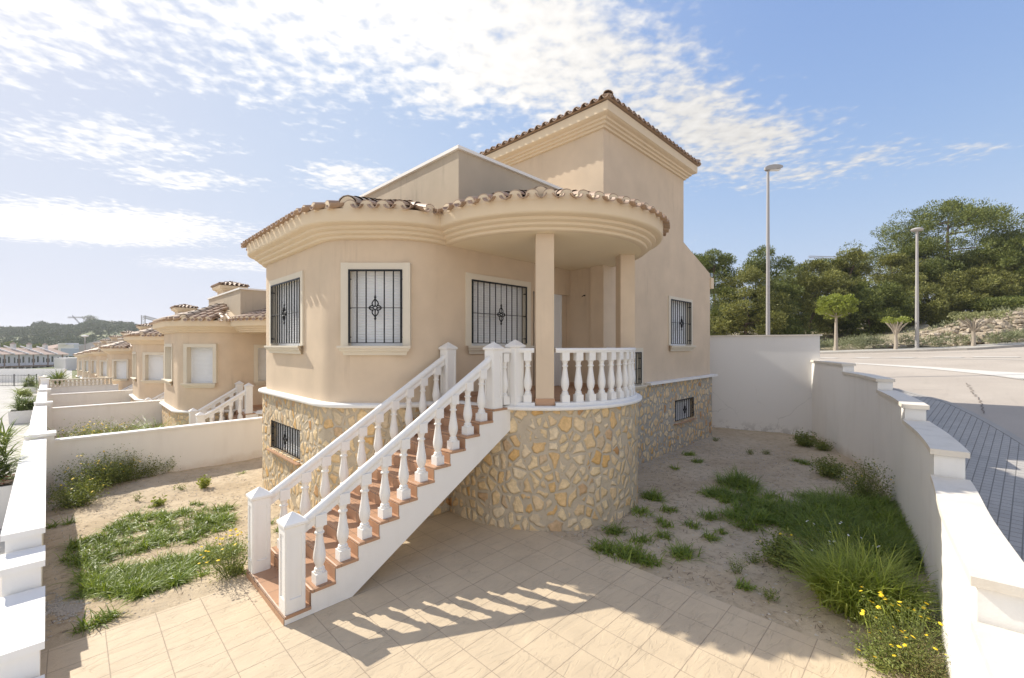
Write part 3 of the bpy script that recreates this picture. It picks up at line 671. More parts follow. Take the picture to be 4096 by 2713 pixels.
def build_stairs(k0,zg,label,loc,group=None):
    root=thing('staircase',loc,label,'staircase',group)
    u0=ust(k0); k1=11; pts=[(u0,zg-.05),(u0+.68,zg-.05),(5.12,1.65),(5.12,1.99)]
    if k0: pts=[(u0,zg-.05),(u0+.6,zg-.05),(5.12,1.65),(5.12,1.99)]
    pts.append((ust(k1),zst(k1)-.036))
    for k in range(k1-1,k0-1,-1): pts+=[(ust(k+1),zst(k)-.036),(ust(k),zst(k)-.036)]
    m=MB(); n=len(pts); V=[(u,5.06,z) for u,z in pts]+[(u,6.50,z) for u,z in pts]; m.add(V,[tuple(range(n)),tuple(range(n,2*n))[::-1]]+[(i,i+n,(i+1)%n+n,(i+1)%n) for i in range(n)])
    m.build('stringer','white',root,smooth=False)
    for k in range(k0,k1+1):
        s=MB(); ue=ust(k+1)-.004 if k<k1 else 5.14; s.bx(ust(k)+.012,ue,5.044,6.516,zst(k)-.035,zst(k))
        s.tube([(ust(k)+.012,5.043,zst(k)-.0175),(ust(k)+.012,6.517,zst(k)-.0175)],.0185,8)
        s.bx(ust(k)-.008,ust(k)-.001,5.062,6.498,(zst(k)-RI if k>k0 else zg-.03),zst(k)-.036)
        s.build('step','terra',root,smooth=True)
    bh=.805; b0=None
    for v in(5.17,6.39):
        for k in range(k0+1,k1):
            l=(ust(k)+.135,v,zst(k))
            if b0 is None:
                b0=baluster_mb(bh).build('baluster','balus',root,world=False)
            o=b0 if b0.location.length==0 and v==5.17 and k==k0+1 else b0.copy()
            if o is not b0: COL.objects.link(o)
            o.parent=root; o.location=(l[0]-loc[0],l[1]-loc[1],l[2]-loc[2])
    p0=None
    for l in((u0+.115,5.17,zst(k0)),(u0+.115,6.39,zst(k0)),(4.83,5.17,zst(k1)),(4.83,6.39,zst(k1))):
        if p0 is None: p0=o=post_mb(1.08).build('newel_post','balus',root,world=False)
        else: o=p0.copy(); COL.objects.link(o)
        o.parent=root; o.location=(l[0]-loc[0],l[1]-loc[1],l[2]-loc[2])
    for v in(5.17,6.39):
        a,b=u0+.2,4.76; h=MB(); h.tube([(a,v,zl(a)+.775),(b,v,zl(b)+.775)],.054,14)
        h.add([(u,v+q,zl(u)+z) for u in(a,b) for q,z in((-.035,.66),(.035,.66),(.035,.76),(-.035,.76))],[(0,1,5,4),(1,2,6,5),(2,3,7,6),(3,0,4,7),(3,2,1,0),(4,5,6,7)])
        h.build('handrail','balus',root,sharp=50)
    return root
own=build_house(True,'large tan villa on a stone plinth with rounded bay, porch and square tower','villa',-.5)
stairs=build_stairs(0,0.,'wide terracotta staircase with white balusters climbing to the large villa',(1.62,5.06,0))
def build_balustrade():
    root=thing('terrace_balustrade',(6.9,4.1,2.09),'curved white balustrade round the porch terrace of the large villa','balustrade')
    L0=(6.9,4.1,2.09); r=1.925
    pt=(TC[0]+r*math.cos(R(210)),TC[1]+r*math.sin(R(210)),2.045)
    o=post_mb(1.10).build('newel_post','balus',root,world=False); o.location=(pt[0]-L0[0],pt[1]-L0[1],pt[2]-L0[2]); o.rotation_euler.z=R(0)
    b0=None
    spots=[(5.03,5.13,0)]+[(TC[0]+r*math.cos(R(a)),TC[1]+r*math.sin(R(a)),R(a)) for a in [216.4]+[235+7.15*i for i in range(10)]+[318,326,334]]
    for x,y,a in spots:
        if b0 is None: b0=o=baluster_mb(.845).build('baluster','balus',root,world=False)
        else: o=b0.copy(); COL.objects.link(o)
        o.location=(x-L0[0],y-L0[1],2.09-L0[2] if a else 2.07-L0[2]); o.rotation_euler.z=a
    for a0,a1 in((212,219.6),(230,304.5),(314.5,342)):
        pr=[(r-.068,2.925),(r+.068,2.925),(r+.068,2.95),(r+.078,2.955),(r+.078,2.985),(r+.06,3.002),(r-.06,3.002),(r-.078,2.985),(r-.078,2.955),(r-.068,2.95),(r-.068,2.925)]
        n=max(6,int((a1-a0)/2.5)); m=MB()
        m.rings([[(TC[0]+q*math.cos(R(a0+(a1-a0)*i/n)),TC[1]+q*math.sin(R(a0+(a1-a0)*i/n)),z) for q,z in pr[:-1]] for i in range(n+1)],True,True,True); m.build('handrail','balus',root,sharp=50)
    m=MB(); m.bx(4.92,5.2,5.07,5.21,2.925,3.0); m.build('handrail','balus',root,smooth=False)
    return root
build_balustrade()
# ---------------------------------------------------------------- plot: patio, soil, boundary walls
def zy(u,v):
    z=-.012
    if v>6.35: t=min(1,(v-6.35)/2.6); z-=.24*t*t*(3-2*t)
    return z
def uin(v): return -.203-.027*(v-5.85)
pm=MB(); pm.prism([(-.30,6.352),(-.05,-.62),(5.42,-.62),(5.42,6.352)],-.10,0.)
tag(pm.build('patio','patio',loc=(0,0,0),smooth=False),kind='structure')
from mathutils import noise as mn
def grid(fn,u0,u1,v0,v1,du,dv=None):
    dv=dv or du; nu=int(round((u1-u0)/du))+1; nv=int(round((v1-v0)/dv))+1
    V=[(u0+i*(u1-u0)/(nu-1),v0+j*(v1-v0)/(nv-1),0) for j in range(nv) for i in range(nu)]
    V=[(x,y,fn(x,y)) for x,y,_ in V]
    return MB().add(V,[(j*nu+i,j*nu+i+1,(j+1)*nu+i+1,(j+1)*nu+i) for j in range(nv-1) for i in range(nu-1)])
def zsoil(u,v):
    if u<5.36 and v<6.28: return -.11
    n=mn.fractal(Vector((u*1.1,v*1.1,0)),.9,2,5)*.03+mn.noise(Vector((u*9,v*9,3)))*.012
    e=1. if u>5.5 or v>6.5 else .35
    return zy(u,v)+n*e
gm=grid(zsoil,-.5,17.8,-.7,14.4,.075); gm.build('yard_soil','dirt',loc=(0,0,0)).__setitem__('kind','structure')
def crsp(P,n=8):
    out=[]
    for i in range(len(P)-1):
        p=[np.array(P[max(0,min(len(P)-1,i+k))]) for k in(-1,0,1,2)]
        for t in np.linspace(0,1,n,endpoint=False):
            out.append(tuple(.5*((2*p[1])+(-p[0]+p[2])*t+(2*p[0]-5*p[1]+4*p[2]-p[3])*t*t+(-p[0]+3*p[1]-3*p[2]+p[3])*t**3)))
    out.append(tuple(P[-1])); return out
WB=[(17.55,3.05),(16.4,2.5),(15.4,2.03),(14.2,1.47),(12.6,.97),(10.9,.58),(9.6,.37),(8.41,.17),(7.1,.02),(5.63,-.06),(4.24,-.19),(2.6,-.36),(1.2,-.50),(-.3,-.62)]
WC=crsp(WB)[::-1]      # increasing u
def wcv(u):
    for i in range(1,len(WC)):
        if WC[i][0]>=u:
            f=(u-WC[i-1][0])/(WC[i][0]-WC[i-1][0]); return WC[i-1][1]+f*(WC[i][1]-WC[i-1][1])
    return WC[-1][1]
def wseg(u0,u1,off):
    us=[u0]+[p[0] for p in WC if u0+.02<p[0]<u1-.02]+[u1]; out=[]
    for u in us:
        s=(wcv(u+.05)-wcv(u-.05))/.1; l=math.hypot(1,s); out.append((u+s/l*off,wcv(u)-off/l))
    return out
bw=thing('boundary_wall',(10,0,0),'curved white garden wall stepping up beside the road pavement','wall')
STEP=[(-.25,1.5,.95),(1.5,4.24,1.22),(4.24,7.2,1.51),(7.2,9.7,1.82),(9.7,12.5,2.07),(12.5,15.1,2.31),(15.1,17.5,2.54)]
for i,(a,b,z) in enumerate(STEP):
    m=MB(); inn,ou=wseg(a+.001,b,0.),wseg(a+.001,b,.26); m.prism(inn+ou[::-1],-.3,z-.065); m.build('wall_section','fence_wall',bw,sharp=30)
    e=.035; inn,ou=wseg(a-e,b-(0 if i<6 else -.02)-.004+(-e if i<6 else 0),-.035),wseg(a-e,b-.004+(-e if i<6 else 0),.295); m=MB(); m.prism(inn+ou[::-1],z-.065,z); m.build('coping','cap',bw,sharp=30)
rw=thing('retaining_wall',(17,4.5,0),'tall cracked white wall closing the yard behind the villa','wall')
def bl(t): return (17.535-(t-2.8)*.2384,t)
a,b=bl(2.8),bl(9.2); nx,ny=.9727,.232
MB().prism([a,b,(b[0]+.2*nx,b[1]+.2*ny),(a[0]+.2*nx,a[1]+.2*ny)],-.3,3.36).build('wall_section','backwall',rw,smooth=False)
MB().prism([(a[0]-.03,a[1]-.03),(b[0]-.03,b[1]),(b[0]+.24,b[1]),(a[0]+.24,a[1]-.03)],3.36,3.41).build('coping','cap',rw,smooth=False)
# street-side wall
sw=thing('street_wall',(-.4,9,0),'low white stepped wall between the left yard and the pale street','wall')
def lw(v0,v1,z,zb,root,cap=.065,w=.27,ex=.0):
    a,b=(uin(v0)+ex,v0),(uin(v1)+ex,v1)
    MB().prism([(a[0],a[1]),(b[0],b[1]),(b[0]-w-ex,b[1]),(a[0]-w-ex,a[1])],zb,z-cap).build('wall_section','fence_wall',root,smooth=False)
    e=.03
    MB().prism([(a[0]+e,a[1]-e),(b[0]+e,b[1]-e-.003),(b[0]-w-e-ex,b[1]-e-.003),(a[0]-w-e-ex,a[1]-e)],z-cap,z).build('coping','cap' if 0 else 'fence_wall',root,smooth=False)
lw(-.6,5.45,.25,-.3,sw); lw(5.45,6.7,.53,-.3,sw); lw(6.7,7.2,.80,-.3,sw); lw(7.2,14.0,1.0,-.5,sw); lw(14.03,14.5,1.1,-.5,sw,ex=.15)
nw=thing('street_wall',(-.8,22,-.3),'far run of the white stepped street wall in front of the neighbouring villas','wall')
for v0,v1,z in((14.55,15.3,.98),(15.3,16.3,.93),(16.3,23.7,.80)): lw(v0,v1,z,-.8,nw)
lw(23.72,24.2,.92,-.8,nw,ex=.15)
for v0,v1,z in((24.25,25.2,.72),(25.2,33.2,.62)): lw(v0,v1,z,-1.,nw)
lw(33.22,33.8,.74,-1.,nw,ex=.15); lw(33.85,42.6,.42,-1.2,nw); lw(42.62,43.1,.8,-1.2,nw,ex=.12); lw(43.2,54,.15,-1.6,nw); lw(54.02,54.6,.4,-1.6,nw,ex=.15); lw(54.7,70,-.25,-2.2,nw)
def party(v,z,u1,label,name='party_wall'):
    m=MB(); u0=uin(v)+.15; r=thing(name,((u0+u1)/2,v,z-1.2),label,'wall','party walls between the villas')
    m.bx(u0,u1,v,v+.2,z-1.6,z-.05); m.build('wall_section','fence_wall',r,smooth=False)
    MB().bx(u0+.002,u1,v-.03,v+.23,z-.05,z).build('coping','fence_wall',r,smooth=False)
party(14.2,.91,5.2,'nearest white garden wall running from the street wall to the large villa')
party(24.0,.66,4.4,'second white garden wall, beyond the yellow flowers')
party(33.6,.43,3.6,'third white garden wall, just in front of the low beige balustrade')
party(43.,.16,2.4,'white garden wall carrying the low beige balustrade')
party(54.3,-.1,2.0,'white garden wall beyond the beige balustrade')
# ---------------------------------------------------------------- neighbours
nb=build_house(False,'first neighbouring villa, tan with white shutters, right beside the large villa','villa',.6,'row of matching tan villas')
nst=build_stairs(6,1.05,'small staircase with white balusters at the first neighbouring villa',(3.31,5.06,1.05),'staircases of the neighbouring villas')
KM=kidmap()
NB=[(12.28,-.43,-1.39),(22.,-.72,-1.81),(36.4,-1.2,-2.5),(48,-1.5,-2.85),(61,-1.8,-3.1),(74,-2.2,-3.45),(87,-2.6,-3.8)]
NL=['first','second','third','fourth','fifth','sixth','seventh']
for i,(dv,du,dz) in enumerate(NB):
    if i==0: h,s=nb,nst
    else:
        h=copy_tree(nb,KM); s=copy_tree(nst,KM)
        h['label']='%s neighbouring villa counted away from the large villa, tan with white shutters'%NL[i]
        s['label']='small white-railed staircase of the %s neighbouring villa'%NL[i]
for i,(dv,du,dz) in enumerate(NB):
    pass
hs=[o for o in D.objects if o.name.split('.')[0]=='neighbour_house' and o.parent is None]; ss=[o for o in D.objects if o.get('group')=='staircases of the neighbouring villas']
for o,(dv,du,dz) in zip(hs,NB): o.location=(5+du,8+dv,.9+dz)
for o,(dv,du,dz) in zip(ss,NB): o.location=(3.31+du,5.06+dv,1.05+dz)
# ---------------------------------------------------------------- road, pavements, hillside on the right
def fU(u): return .6+.1*(u-5.5) if u<15 else 1.55+.047*(u-15)
def GR(u,v):
    s=min(1,max(0,(u-12)/8)); return fU(max(u,-20))-.045*max(v,-70)*s
EXT=[(-14,-1.2),(-8,-1.05),(-3,-.82)]+[(p[0],p[1]) for p in WC][::4]+[(18.3,3.75),(18.9,4.9),(19.2,7),(19.3,12),(19.3,22),(19.3,45)]
def normals(P):
    out=[]
    for i in range(len(P)):
        a=P[max(0,i-1)]; b=P[min(len(P)-1,i+1)]; dx,dy=b[0]-a[0],b[1]-a[1]; l=math.hypot(dx,dy) or 1; out.append((dy/l,-dx/l))
    return out
EXT=[p for i,p in enumerate(EXT) if i==0 or math.hypot(p[0]-EXT[i-1][0],p[1]-EXT[i-1][1])>.05]
EX=crsp(EXT,4); EN=normals(EX)
def ribs(P,Nn,offs,zf,sgn=1):
    rs=[]
    for o in offs:
        r=[]
        for p,q in zip(P,Nn):
            x,y=p[0]+q[0]*o*sgn,p[1]+q[1]*o*sgn; r.append((x,y,zf(x,y,o)))
        rs.append(r)
    return MB().rings(rs)
def far_u(v):
    pts=[(60,37.5),(30,38.4),(14,38.7),(6,38.65),(1,38.6),(-1.7,39.1),(-3.8,41.3),(-7,46),(-11,54),(-16,66),(-40,120)]
    for i in range(1,len(pts)):
        if v>=pts[i][0]:
            f=(v-pts[i][0])/(pts[i-1][0]-pts[i][0]); return pts[i][1]+f*(pts[i-1][1]-pts[i][1])
    return 120
ribs(EX,EN,[.18,1.6,1.72],lambda x,y,o:GR(x,y)+.12).build('pavement','paver',loc=(0,0,0)).__setitem__('kind','structure')
m=ribs(EX,EN,[1.721,1.84,1.842],lambda x,y,o:GR(x,y)+(.124 if o<1.841 else -.05)); tag(m.build('kerb','kerb',loc=(0,0,0),smooth=False),kind='structure')
tag(ribs(EX,EN,[1.8,2.5,3.5,5,7,9,12,15,19,24,30,38,48,60,80,110],lambda x,y,o:GR(x,y)).build('road','road',loc=(0,0,0)),kind='structure')
FK=[(far_u(v),v) for v in [60,45,30,22,14,10,7,4.5,2.5,1,-.5,-1.7,-2.8,-3.8,-5,-7,-9,-11,-13.5,-16,-24]]
FK=crsp(FK,3); FN=[(-a,-b) for a,b in normals(FK)]
tag(ribs(FK,FN,[-.02,0.,.15],lambda x,y,o:GR(x,y)+(-.05 if o<0 else .135)).build('kerb','kerb',loc=(0,0,0),smooth=False),kind='structure')
tag(ribs(FK,FN,[.15,1.2,2.5],lambda x,y,o:GR(x,y)+.13).build('pavement','walk',loc=(0,0,0)),kind='structure')
def bank(v): return max(.15,min(2.6,.95-.26*v)) if v<4 else .15
def zbank(x,y,o):
    t=max(0,min(1,(o-3.)/6.)); t=t*t*(3-2*t)
    return GR(min(x,70),y)+.12+bank(y)*t+max(0,o-9)*.07+mn.fractal(Vector((x*.35,y*.35,1)),1,2,4)*.35*min(1,max(0,(o-2.6)/2))
tag(ribs(FK,FN,[2.48,2.8,3.3,4,5,6,7,8,9,10.5,12,15,20,26,34,45,60,90,140],zbank).build('hillside','scrub',loc=(0,0,0)),kind='structure')
def hillz(u,v):
    "terrain height on the far side at a point"
    o=(u-far_u(v))*.97; return zbank(u,v,o)
def mark(P,name='road_marking'):
    m=MB()
    for q in P: m.add([(x,y,GR(x,y)+.012) for x,y in q],[tuple(range(len(q)))])
    return m
rm=mark([[(29.5,3.15),(28.95,3.09),(25.5,.22),(23.5,-.98),(21.2,-1.96),(20.8,-2.1),(20.9,-2.5),(23.7,-2.2),(24.3,-1.51),(26.6,.23)]])
rm.add([(x,y,GR(x,y)+.012) for x,y in((23.6,-.95),(21.1,-2.0),(17,-3.7),(17.05,-3.95),(21.3,-2.2))],[(0,1,2,3,4)])
def mline(pts,w):
    m=MB(); nn_=normals(pts); m.rings([[(p[0]+q[0]*o,p[1]+q[1]*o,GR(p[0]+q[0]*o,p[1]+q[1]*o)+.012) for p,q in zip(pts,nn_)] for o in(-w/2,w/2)]); return m
for k in ([(34.04,6.5),(33.6,4.6),(32.6,1.8),(31.4,-.6),(30.2,-2.5),(28,-5)],[(37.6,7),(37.5,4.4),(37.0,1),(37.0,-3.4),(38.5,-6)]):
    q=mline(crsp(k,4),.14); rm.add(q.v,q.f)
for a,b in((5.5,4.5),(3.6,2.8),(1.95,.9),(.19,-.95),(-1.3,-2.8)):
    m2=mline([(34.35-.0*a-(5.5-a)*.28,a),(34.3-(5.5-b)*.28-.25,b)],.45); rm.add([(x,y,z+.006) for x,y,z in m2.v],m2.f)
tag(rm.build('road_marking','paint',loc=(0,0,0),smooth=False),kind='structure')
cr=[(20.2+.0,-.66)]; 
for i in range(26):
    t=(i+1)/26; cr.append((20.2-5.8*t,-.68-.10*t+random.uniform(-.05,.05)))
tag(mline(cr,.02).build('road_crack','crackmat',loc=(0,0,0),smooth=False),kind='structure')
MB().box((24.6,-4.2,GR(24.6,-4.2)+.012),(.7,.7,.02),.3).build('manhole_cover','iron',loc=(0,0,0)).__setitem__('kind','structure')
# big ground and left side terrain
gmx=MB().add([(-3000,-3000,-14),(3000,-3000,-14),(3000,3000,-14),(-3000,3000,-14)],[(0,1,2,3)])
tag(gmx.build('ground','scrub',loc=(0,0,0)),kind='structure')
def zst_(v):
    P=[(-60,-.08),(12,-.10),(30,-.42),(55,-1.1),(85,-1.9),(130,-2.2),(400,-2.4)]
    for i in range(1,len(P)):
        if v<=P[i][0]:
            f=(v-P[i-1][0])/(P[i][0]-P[i-1][0]); return P[i-1][1]+f*(P[i][1]-P[i-1][1])
    return -2.4
vs_=list(range(-20,131,3)); S_=MB().rings([[(uin(v)-.2+o if v<72 else o*1.0+(0 if o<0 else 0),v,zst_(v)) for v in vs_] for o in(0,-4,-10,-25,-60)])
tag(S_.build('street','street',loc=(0,0,0)),kind='structure')
tag(MB().rings([[(u,v,zst_(v)-.012) for v in(70,85,130,230)] for u in(-120,-40,0,30)]).build('ground','hill',loc=(0,0,0)),kind='structure')
sm=MB()
for v in(16.2,17.5,19): sm.add([(-1.2,v,zst_(v)+.01),(-3.4,v-.3,zst_(v-.3)+.01),(-3.4,v-.18,zst_(v-.18)+.01),(-1.2,v+.12,zst_(v+.12)+.01)],[(0,1,2,3)])
tag(sm.build('road_marking','paint',loc=(0,0,0),smooth=False),kind='structure')
for v0,v1,z in((14.4,24.,-.36),(24.2,33.6,-.78),(33.8,43,-1.28),(43.2,54.3,-1.5),(54.5,120,-2.3)):
    m=MB(); m.bx(uin(v0)-.15,20,v0+.002,v1,-3.2,z); tag(m.build('yard_soil','dirt',loc=(0,0,0),smooth=False),kind='structure')
# ---------------------------------------------------------------- plants
def blades(P,L0,L1,w,spread,droop,lean=(0,0),seg=4):
    "numpy grass blades rooted at P"
    P=np.array(P,float); n=len(P); az=RNG.uniform(0,2*PI,n); L=RNG.uniform(L0,L1,n); ti=np.abs(RNG.normal(spread,spread*.4,n)); dr=RNG.uniform(.6,1.4,n)*droop
    dx,dy=np.cos(az)+lean[0],np.sin(az)+lean[1]; q=np.hypot(dx,dy)+1e-6; dx/=q; dy/=q
    V=np.zeros((n,2*seg+1,3)); W=w*RNG.uniform(.6,1.3,n); px,py=-dy,dx; cur=P.copy(); tw=RNG.uniform(-.5,.5,n)
    for k in range(seg+1):
        a=ti+dr*(k/seg)**1.3
        if k>0:
            st=L/seg; cur=cur+np.stack([dx*np.sin(a)*st,dy*np.sin(a)*st,np.cos(a)*st],1)
        cur[:,2]=np.maximum(cur[:,2],P[:,2]+.006)
        ww=W*(1-(k/seg)**1.6)*.5
        if k<seg:
            V[:,2*k]=cur-np.stack([px*ww,py*ww,tw*ww],1); V[:,2*k+1]=cur+np.stack([px*ww,py*ww,tw*ww],1)
        else: V[:,2*seg]=cur
    m=MB(); m.v=V.reshape(-1,3); F=[]
    for i in range(n):
        b=i*(2*seg+1)
        for k in range(seg-1): F.append((b+2*k,b+2*k+1,b+2*k+3,b+2*k+2))
        F.append((b+2*seg-2,b+2*seg-1,b+2*seg))
    m.f=F; return m
def merge(ms):
    V=[];F=[];o=0
    for m in ms:
        v=np.array(m.v); V.append(v); F+=[tuple(i+o for i in f) for f in m.f]; o+=len(v)
    r=MB(); r.v=np.concatenate(V); r.f=F; return r
Q=lambda x,y,h=0.:G0(x*1.7305,y*1.7305,h)
def tuft(x,y,r,n,L0,L1,**k):
    P=[]
    for _ in range(n):
        a=random.uniform(0,2*PI); q=r*math.sqrt(random.random())*random.uniform(.3,1); px,py=x+q*math.cos(a),y+q*math.sin(a)
        P.append((px,py,zsoil(px,py)-.01 if -.5<px<17.8 and py<14.4 else 0))
    return blades(P,L0,L1,k.get('w',.014),k.get('spread',.75),k.get('droop',1.1),k.get('lean',(0,0)))
L=[]
def fill(poly,n,**k):
    xs=[p[0] for p in poly]; ys=[p[1] for p in poly]; c=0
    while c<n:
        p=(random.uniform(min(xs),max(xs)),random.uniform(min(ys),max(ys)))
        if inpoly(p,poly):
            u,v=Q(p[0],p[1],-.1); L.append(tuft(u,v,random.uniform(.06,.17),random.randint(14,60),k.get('a',.12),k.get('b',.26),spread=.85,droop=1.0,lean=(.3,-.2))); c+=1
fill([(235,1215),(300,1175),(400,1165),(520,1152),(558,1172),(500,1222),(380,1245),(260,1268),(228,1288),(150,1288),(165,1240)],190)
fill([(195,1302),(330,1292),(460,1272),(540,1258),(545,1285),(440,1312),(420,1362),(330,1392),(200,1372),(188,1330)],210,a=.16,b=.34)
fill([(360,1140),(430,1140),(560,1165),(520,1215),(300,1200)],22,a=.06,b=.14)
for x,y,r,n in((190,1468,.12,60),(235,1452,.12,70),(260,1440,.1,40),(120,1195,.1,40),(160,1190,.1,40),(435,1330,.12,50),(470,1335,.1,40),(560,1080,.06,20),(560,1335,.06,14),(625,1190,.06,20),(640,1215,.05,20)):
    u,v=Q(x,y,-.08); L.append(tuft(u,v,r,n,.12,.26))
gl=merge(L); gl.build('grass','grass',loc=(0,0,0)).__setitem__('kind','stuff')
L=[]
for x,y,r,n,a,b in ((1505,1150,.22,150,.15,.3),(1480,1185,.2,90,.1,.22),(1545,1180,.15,60,.1,.2),(1592,1050,.18,80,.1,.2),(1612,1066,.18,60,.1,.2),(1560,1083,.12,30,.1,.18),(1705,1120,.34,420,.25,.5),(1660,1145,.3,160,.15,.3),(1720,1150,.25,140,.15,.3),(1635,1142,.2,50,.1,.2),(1760,1175,.3,260,.2,.4),(1820,1190,.35,300,.2,.42),(1700,1195,.25,150,.15,.3),(1730,1215,.2,90,.15,.3),(1640,1195,.2,70,.12,.25),(1600,1215,.15,50,.1,.2),(1640,1243,.12,50,.1,.2),(1420,1228,.16,90,.12,.25),(1400,1270,.22,120,.12,.26),(1450,1280,.24,150,.12,.3),(1480,1250,.16,60,.1,.2),(1500,1300,.16,70,.12,.26),(1535,1240,.14,60,.1,.2),(1578,1282,.18,110,.12,.28),(1540,1215,.12,40,.1,.2),(1865,1150,.25,110,.15,.3),(1880,1195,.4,360,.25,.5),(1950,1185,.35,420,.3,.55),(2010,1195,.35,420,.3,.55),(2060,1230,.3,380,.3,.5),(1920,1240,.4,320,.25,.5),(1990,1250,.4,420,.3,.55),(2060,1275,.3,320,.25,.5),(1850,1230,.25,160,.2,.4),(1760,1205,.2,90,.15,.3),(1860,1070,.15,60,.12,.25),(1840,1065,.12,40,.12,.2),(1720,1355,.1,50,.1,.18),(1530,1205,.1,30,.1,.2),(1900,1290,.3,200,.2,.4),(2090,1300,.25,160,.2,.4),(1670,1230,.1,30,.1,.2),(2040,1300,.3,240,.25,.45)):
    u,v=Q(x,y); L.append(tuft(u,v,r*1.35,int(n*1.8),a*.9,b*1.15,spread=.75,droop=1.0,lean=(random.uniform(-.5,.5),random.uniform(-.5,.5))))
fill2=[((1870,1160),(1960,1150),(2070,1180),(2115,1290),(2060,1320),(1990,1290),(1900,1280),(1840,1210)),((1640,1140),(1730,1120),(1850,1185),(1860,1225),(1760,1215),(1680,1175))]
for poly,n,(a_,b_) in zip(fill2,(230,50),((.25,.55),(.15,.35))):
    xs=[p[0] for p in poly]; ys=[p[1] for p in poly]; c=0
    while c<n:
        p=(random.uniform(min(xs),max(xs)),random.uniform(min(ys),max(ys)))
        if inpoly(p,poly):
            u,v=Q(*p); c+=1
            if v>wcv(u)+.12: L.append(tuft(u,v,random.uniform(.08,.16),50,a_,b_,spread=.6,droop=1.1))
merge(L).build('grass','grass',loc=(0,0,0)).__setitem__('kind','stuff')
def leafset(m,p,n,s,r,up=.3):
    for _ in range(n):
        c=[p[i]+random.gauss(0,r) for i in range(3)]; d=Vector((random.gauss(0,1),random.gauss(0,1),random.gauss(up,.6))).normalized(); e=d.orthogonal().normalized(); e=(e*math.cos(q:=random.uniform(0,6.3))+d.cross(e)*math.sin(q)); l=s*random.uniform(.6,1.3); w=l*.42
        c=Vector(c); m.add([c,c+d*l*.5+e*w*.5,c+d*l,c+d*l*.5-e*w*.5],[(0,1,2,3)])
def weed(name,x,y,z,label,cat,h=.5,r=.25,ns=26,leaf=.035,nl=26,nf=10,mat='weed',fmat='yellow',fr=.02,group=None,tight=.05,fh=0):
    root=thing(name,(x,y,z),label,cat,group); st=MB(); lf=MB(); fl=MB(); tips=[]
    for i in range(ns):
        a=random.uniform(0,2*PI); q=r*math.sqrt(random.random()); H=h*random.uniform(.55,1.)*(1-.35*(q/r)**2); pts=[]
        b0=(x+q*.3*math.cos(a),y+q*.3*math.sin(a))
        for k in range(5):
            t=k/4; pts.append((b0[0]+q*.8*math.cos(a)*t+random.gauss(0,.012),b0[1]+q*.8*math.sin(a)*t+random.gauss(0,.012),z+H*t*(1-.08*t)))
        st.tube(pts,[.004,.0035,.003,.002,.0015],4); tips.append(pts[-1])
        for k in range(1,5):
            c=pts[k]; leafset(lf,c,int(nl*(.5+.3*(4-k)/3)/2),leaf,tight)
    st.build('stem','stem',root); lf.build('leaves',mat,root,smooth=False)
    for i in range(nf):
        p=Vector(random.choice(tips))+Vector((random.gauss(0,.03),random.gauss(0,.03),random.uniform(.0,.06)+fh)); nrm=Vector((random.gauss(0,.4),random.gauss(0,.4),1)).normalized(); e=nrm.orthogonal().normalized(); f2=nrm.cross(e)
        R_=fr*random.uniform(.8,1.2); K=10; ring=[p+(e*math.cos(2*PI*k/K)+f2*math.sin(2*PI*k/K))*R_*(1 if k%2 else .8) for k in range(K)]
        fl=MB(); fl.add(ring+[p+nrm*R_*.35,p-nrm*R_*.2],[(k,(k+1)%K,K) for k in range(K)]+[((k+1)%K,k,K+1) for k in range(K)]); fl.build('flower',fmat,root)
    return root
gp='yellow flowering weeds along the nearest garden wall'
for i,(x,y,h,r,nf,lb) in enumerate(((175,1170,.6,.45,14,'leftmost yellow-flowered weed clump, in the corner of street wall and nearest garden wall'),(215,1135,.95,.55,24,'tall tangled yellow-flowered weed below the nearest garden wall, second from the street'),(262,1118,.9,.55,26,'bushiest yellow-flowered weed below the nearest garden wall'),(300,1108,.72,.45,16,'grey-green yellow-flowered weed towards the middle of the nearest garden wall'),(346,1098,.5,.35,2,'low leafy weed at the right end of the weed bank'),(378,1092,.5,.22,0,'spindly upright weed at the right end of the weed bank'))):
    u,v=Q(x,y,-.25); weed('flowering_weed',u,v,zsoil(u,v)-.01,lb,'weed',h,r,64 if i<4 else 30,.04,46,nf,group=None,tight=.075)
for x,y,h,r,ns,nl,lf,lb,mt in ((472,1118,.30,.07,9,26,.075,'tallest bright green seedling on the sand beside the basement window','lime'),(368,1156,.20,.09,8,16,.07,'low bright green seedling on the sand, left of the taller one','lime'),(318,1147,.25,.08,7,12,.035,'spindly grey seedling near the weed bank','weed'),(420,1122,.16,.12,8,10,.04,'small flat seedling between weed bank and basement window','weed'),(545,1345,.14,.06,5,10,.09,'small seedling at the foot of the staircase','lime')):
    u,v=Q(x,y,-.15); weed('seedling',u,v,zsoil(u,v)-.01,lb,'seedling',h,r,ns,lf,nl,0,mat=mt,tight=.03)
u,v=Q(533,1335,-.02); weed('flowering_weed',u,v,zsoil(u,v),'airy yellow-flowered weed beside the foot of the staircase','weed',.78,.3,44,.03,30,26,tight=.06)
u,v=Q(1815,1305); weed('leafy_bush',u,v,0,'rounded leafy green bush with a few yellow flowers on the right sand','bush',.42,.26,60,.05,46,6,mat='weed',tight=.05)
u,v=Q(2000,1160); weed('flowering_weed',u,v,0,'tall dark yellow-flowered weed against the curved wall','weed',.95,.42,60,.04,40,18,tight=.07)
u,v=Q(1862,1030); weed('leafy_bush',u,v,0,'dark leafy weed against the far end of the curved wall','bush',.42,.32,40,.06,36,0,tight=.06)
u,v=Q(1900,1040); weed('leafy_bush',u,v,0,'lower leafy weed right of the one at the far end of the curved wall','bush',.28,.25,30,.05,26,0,tight=.06)
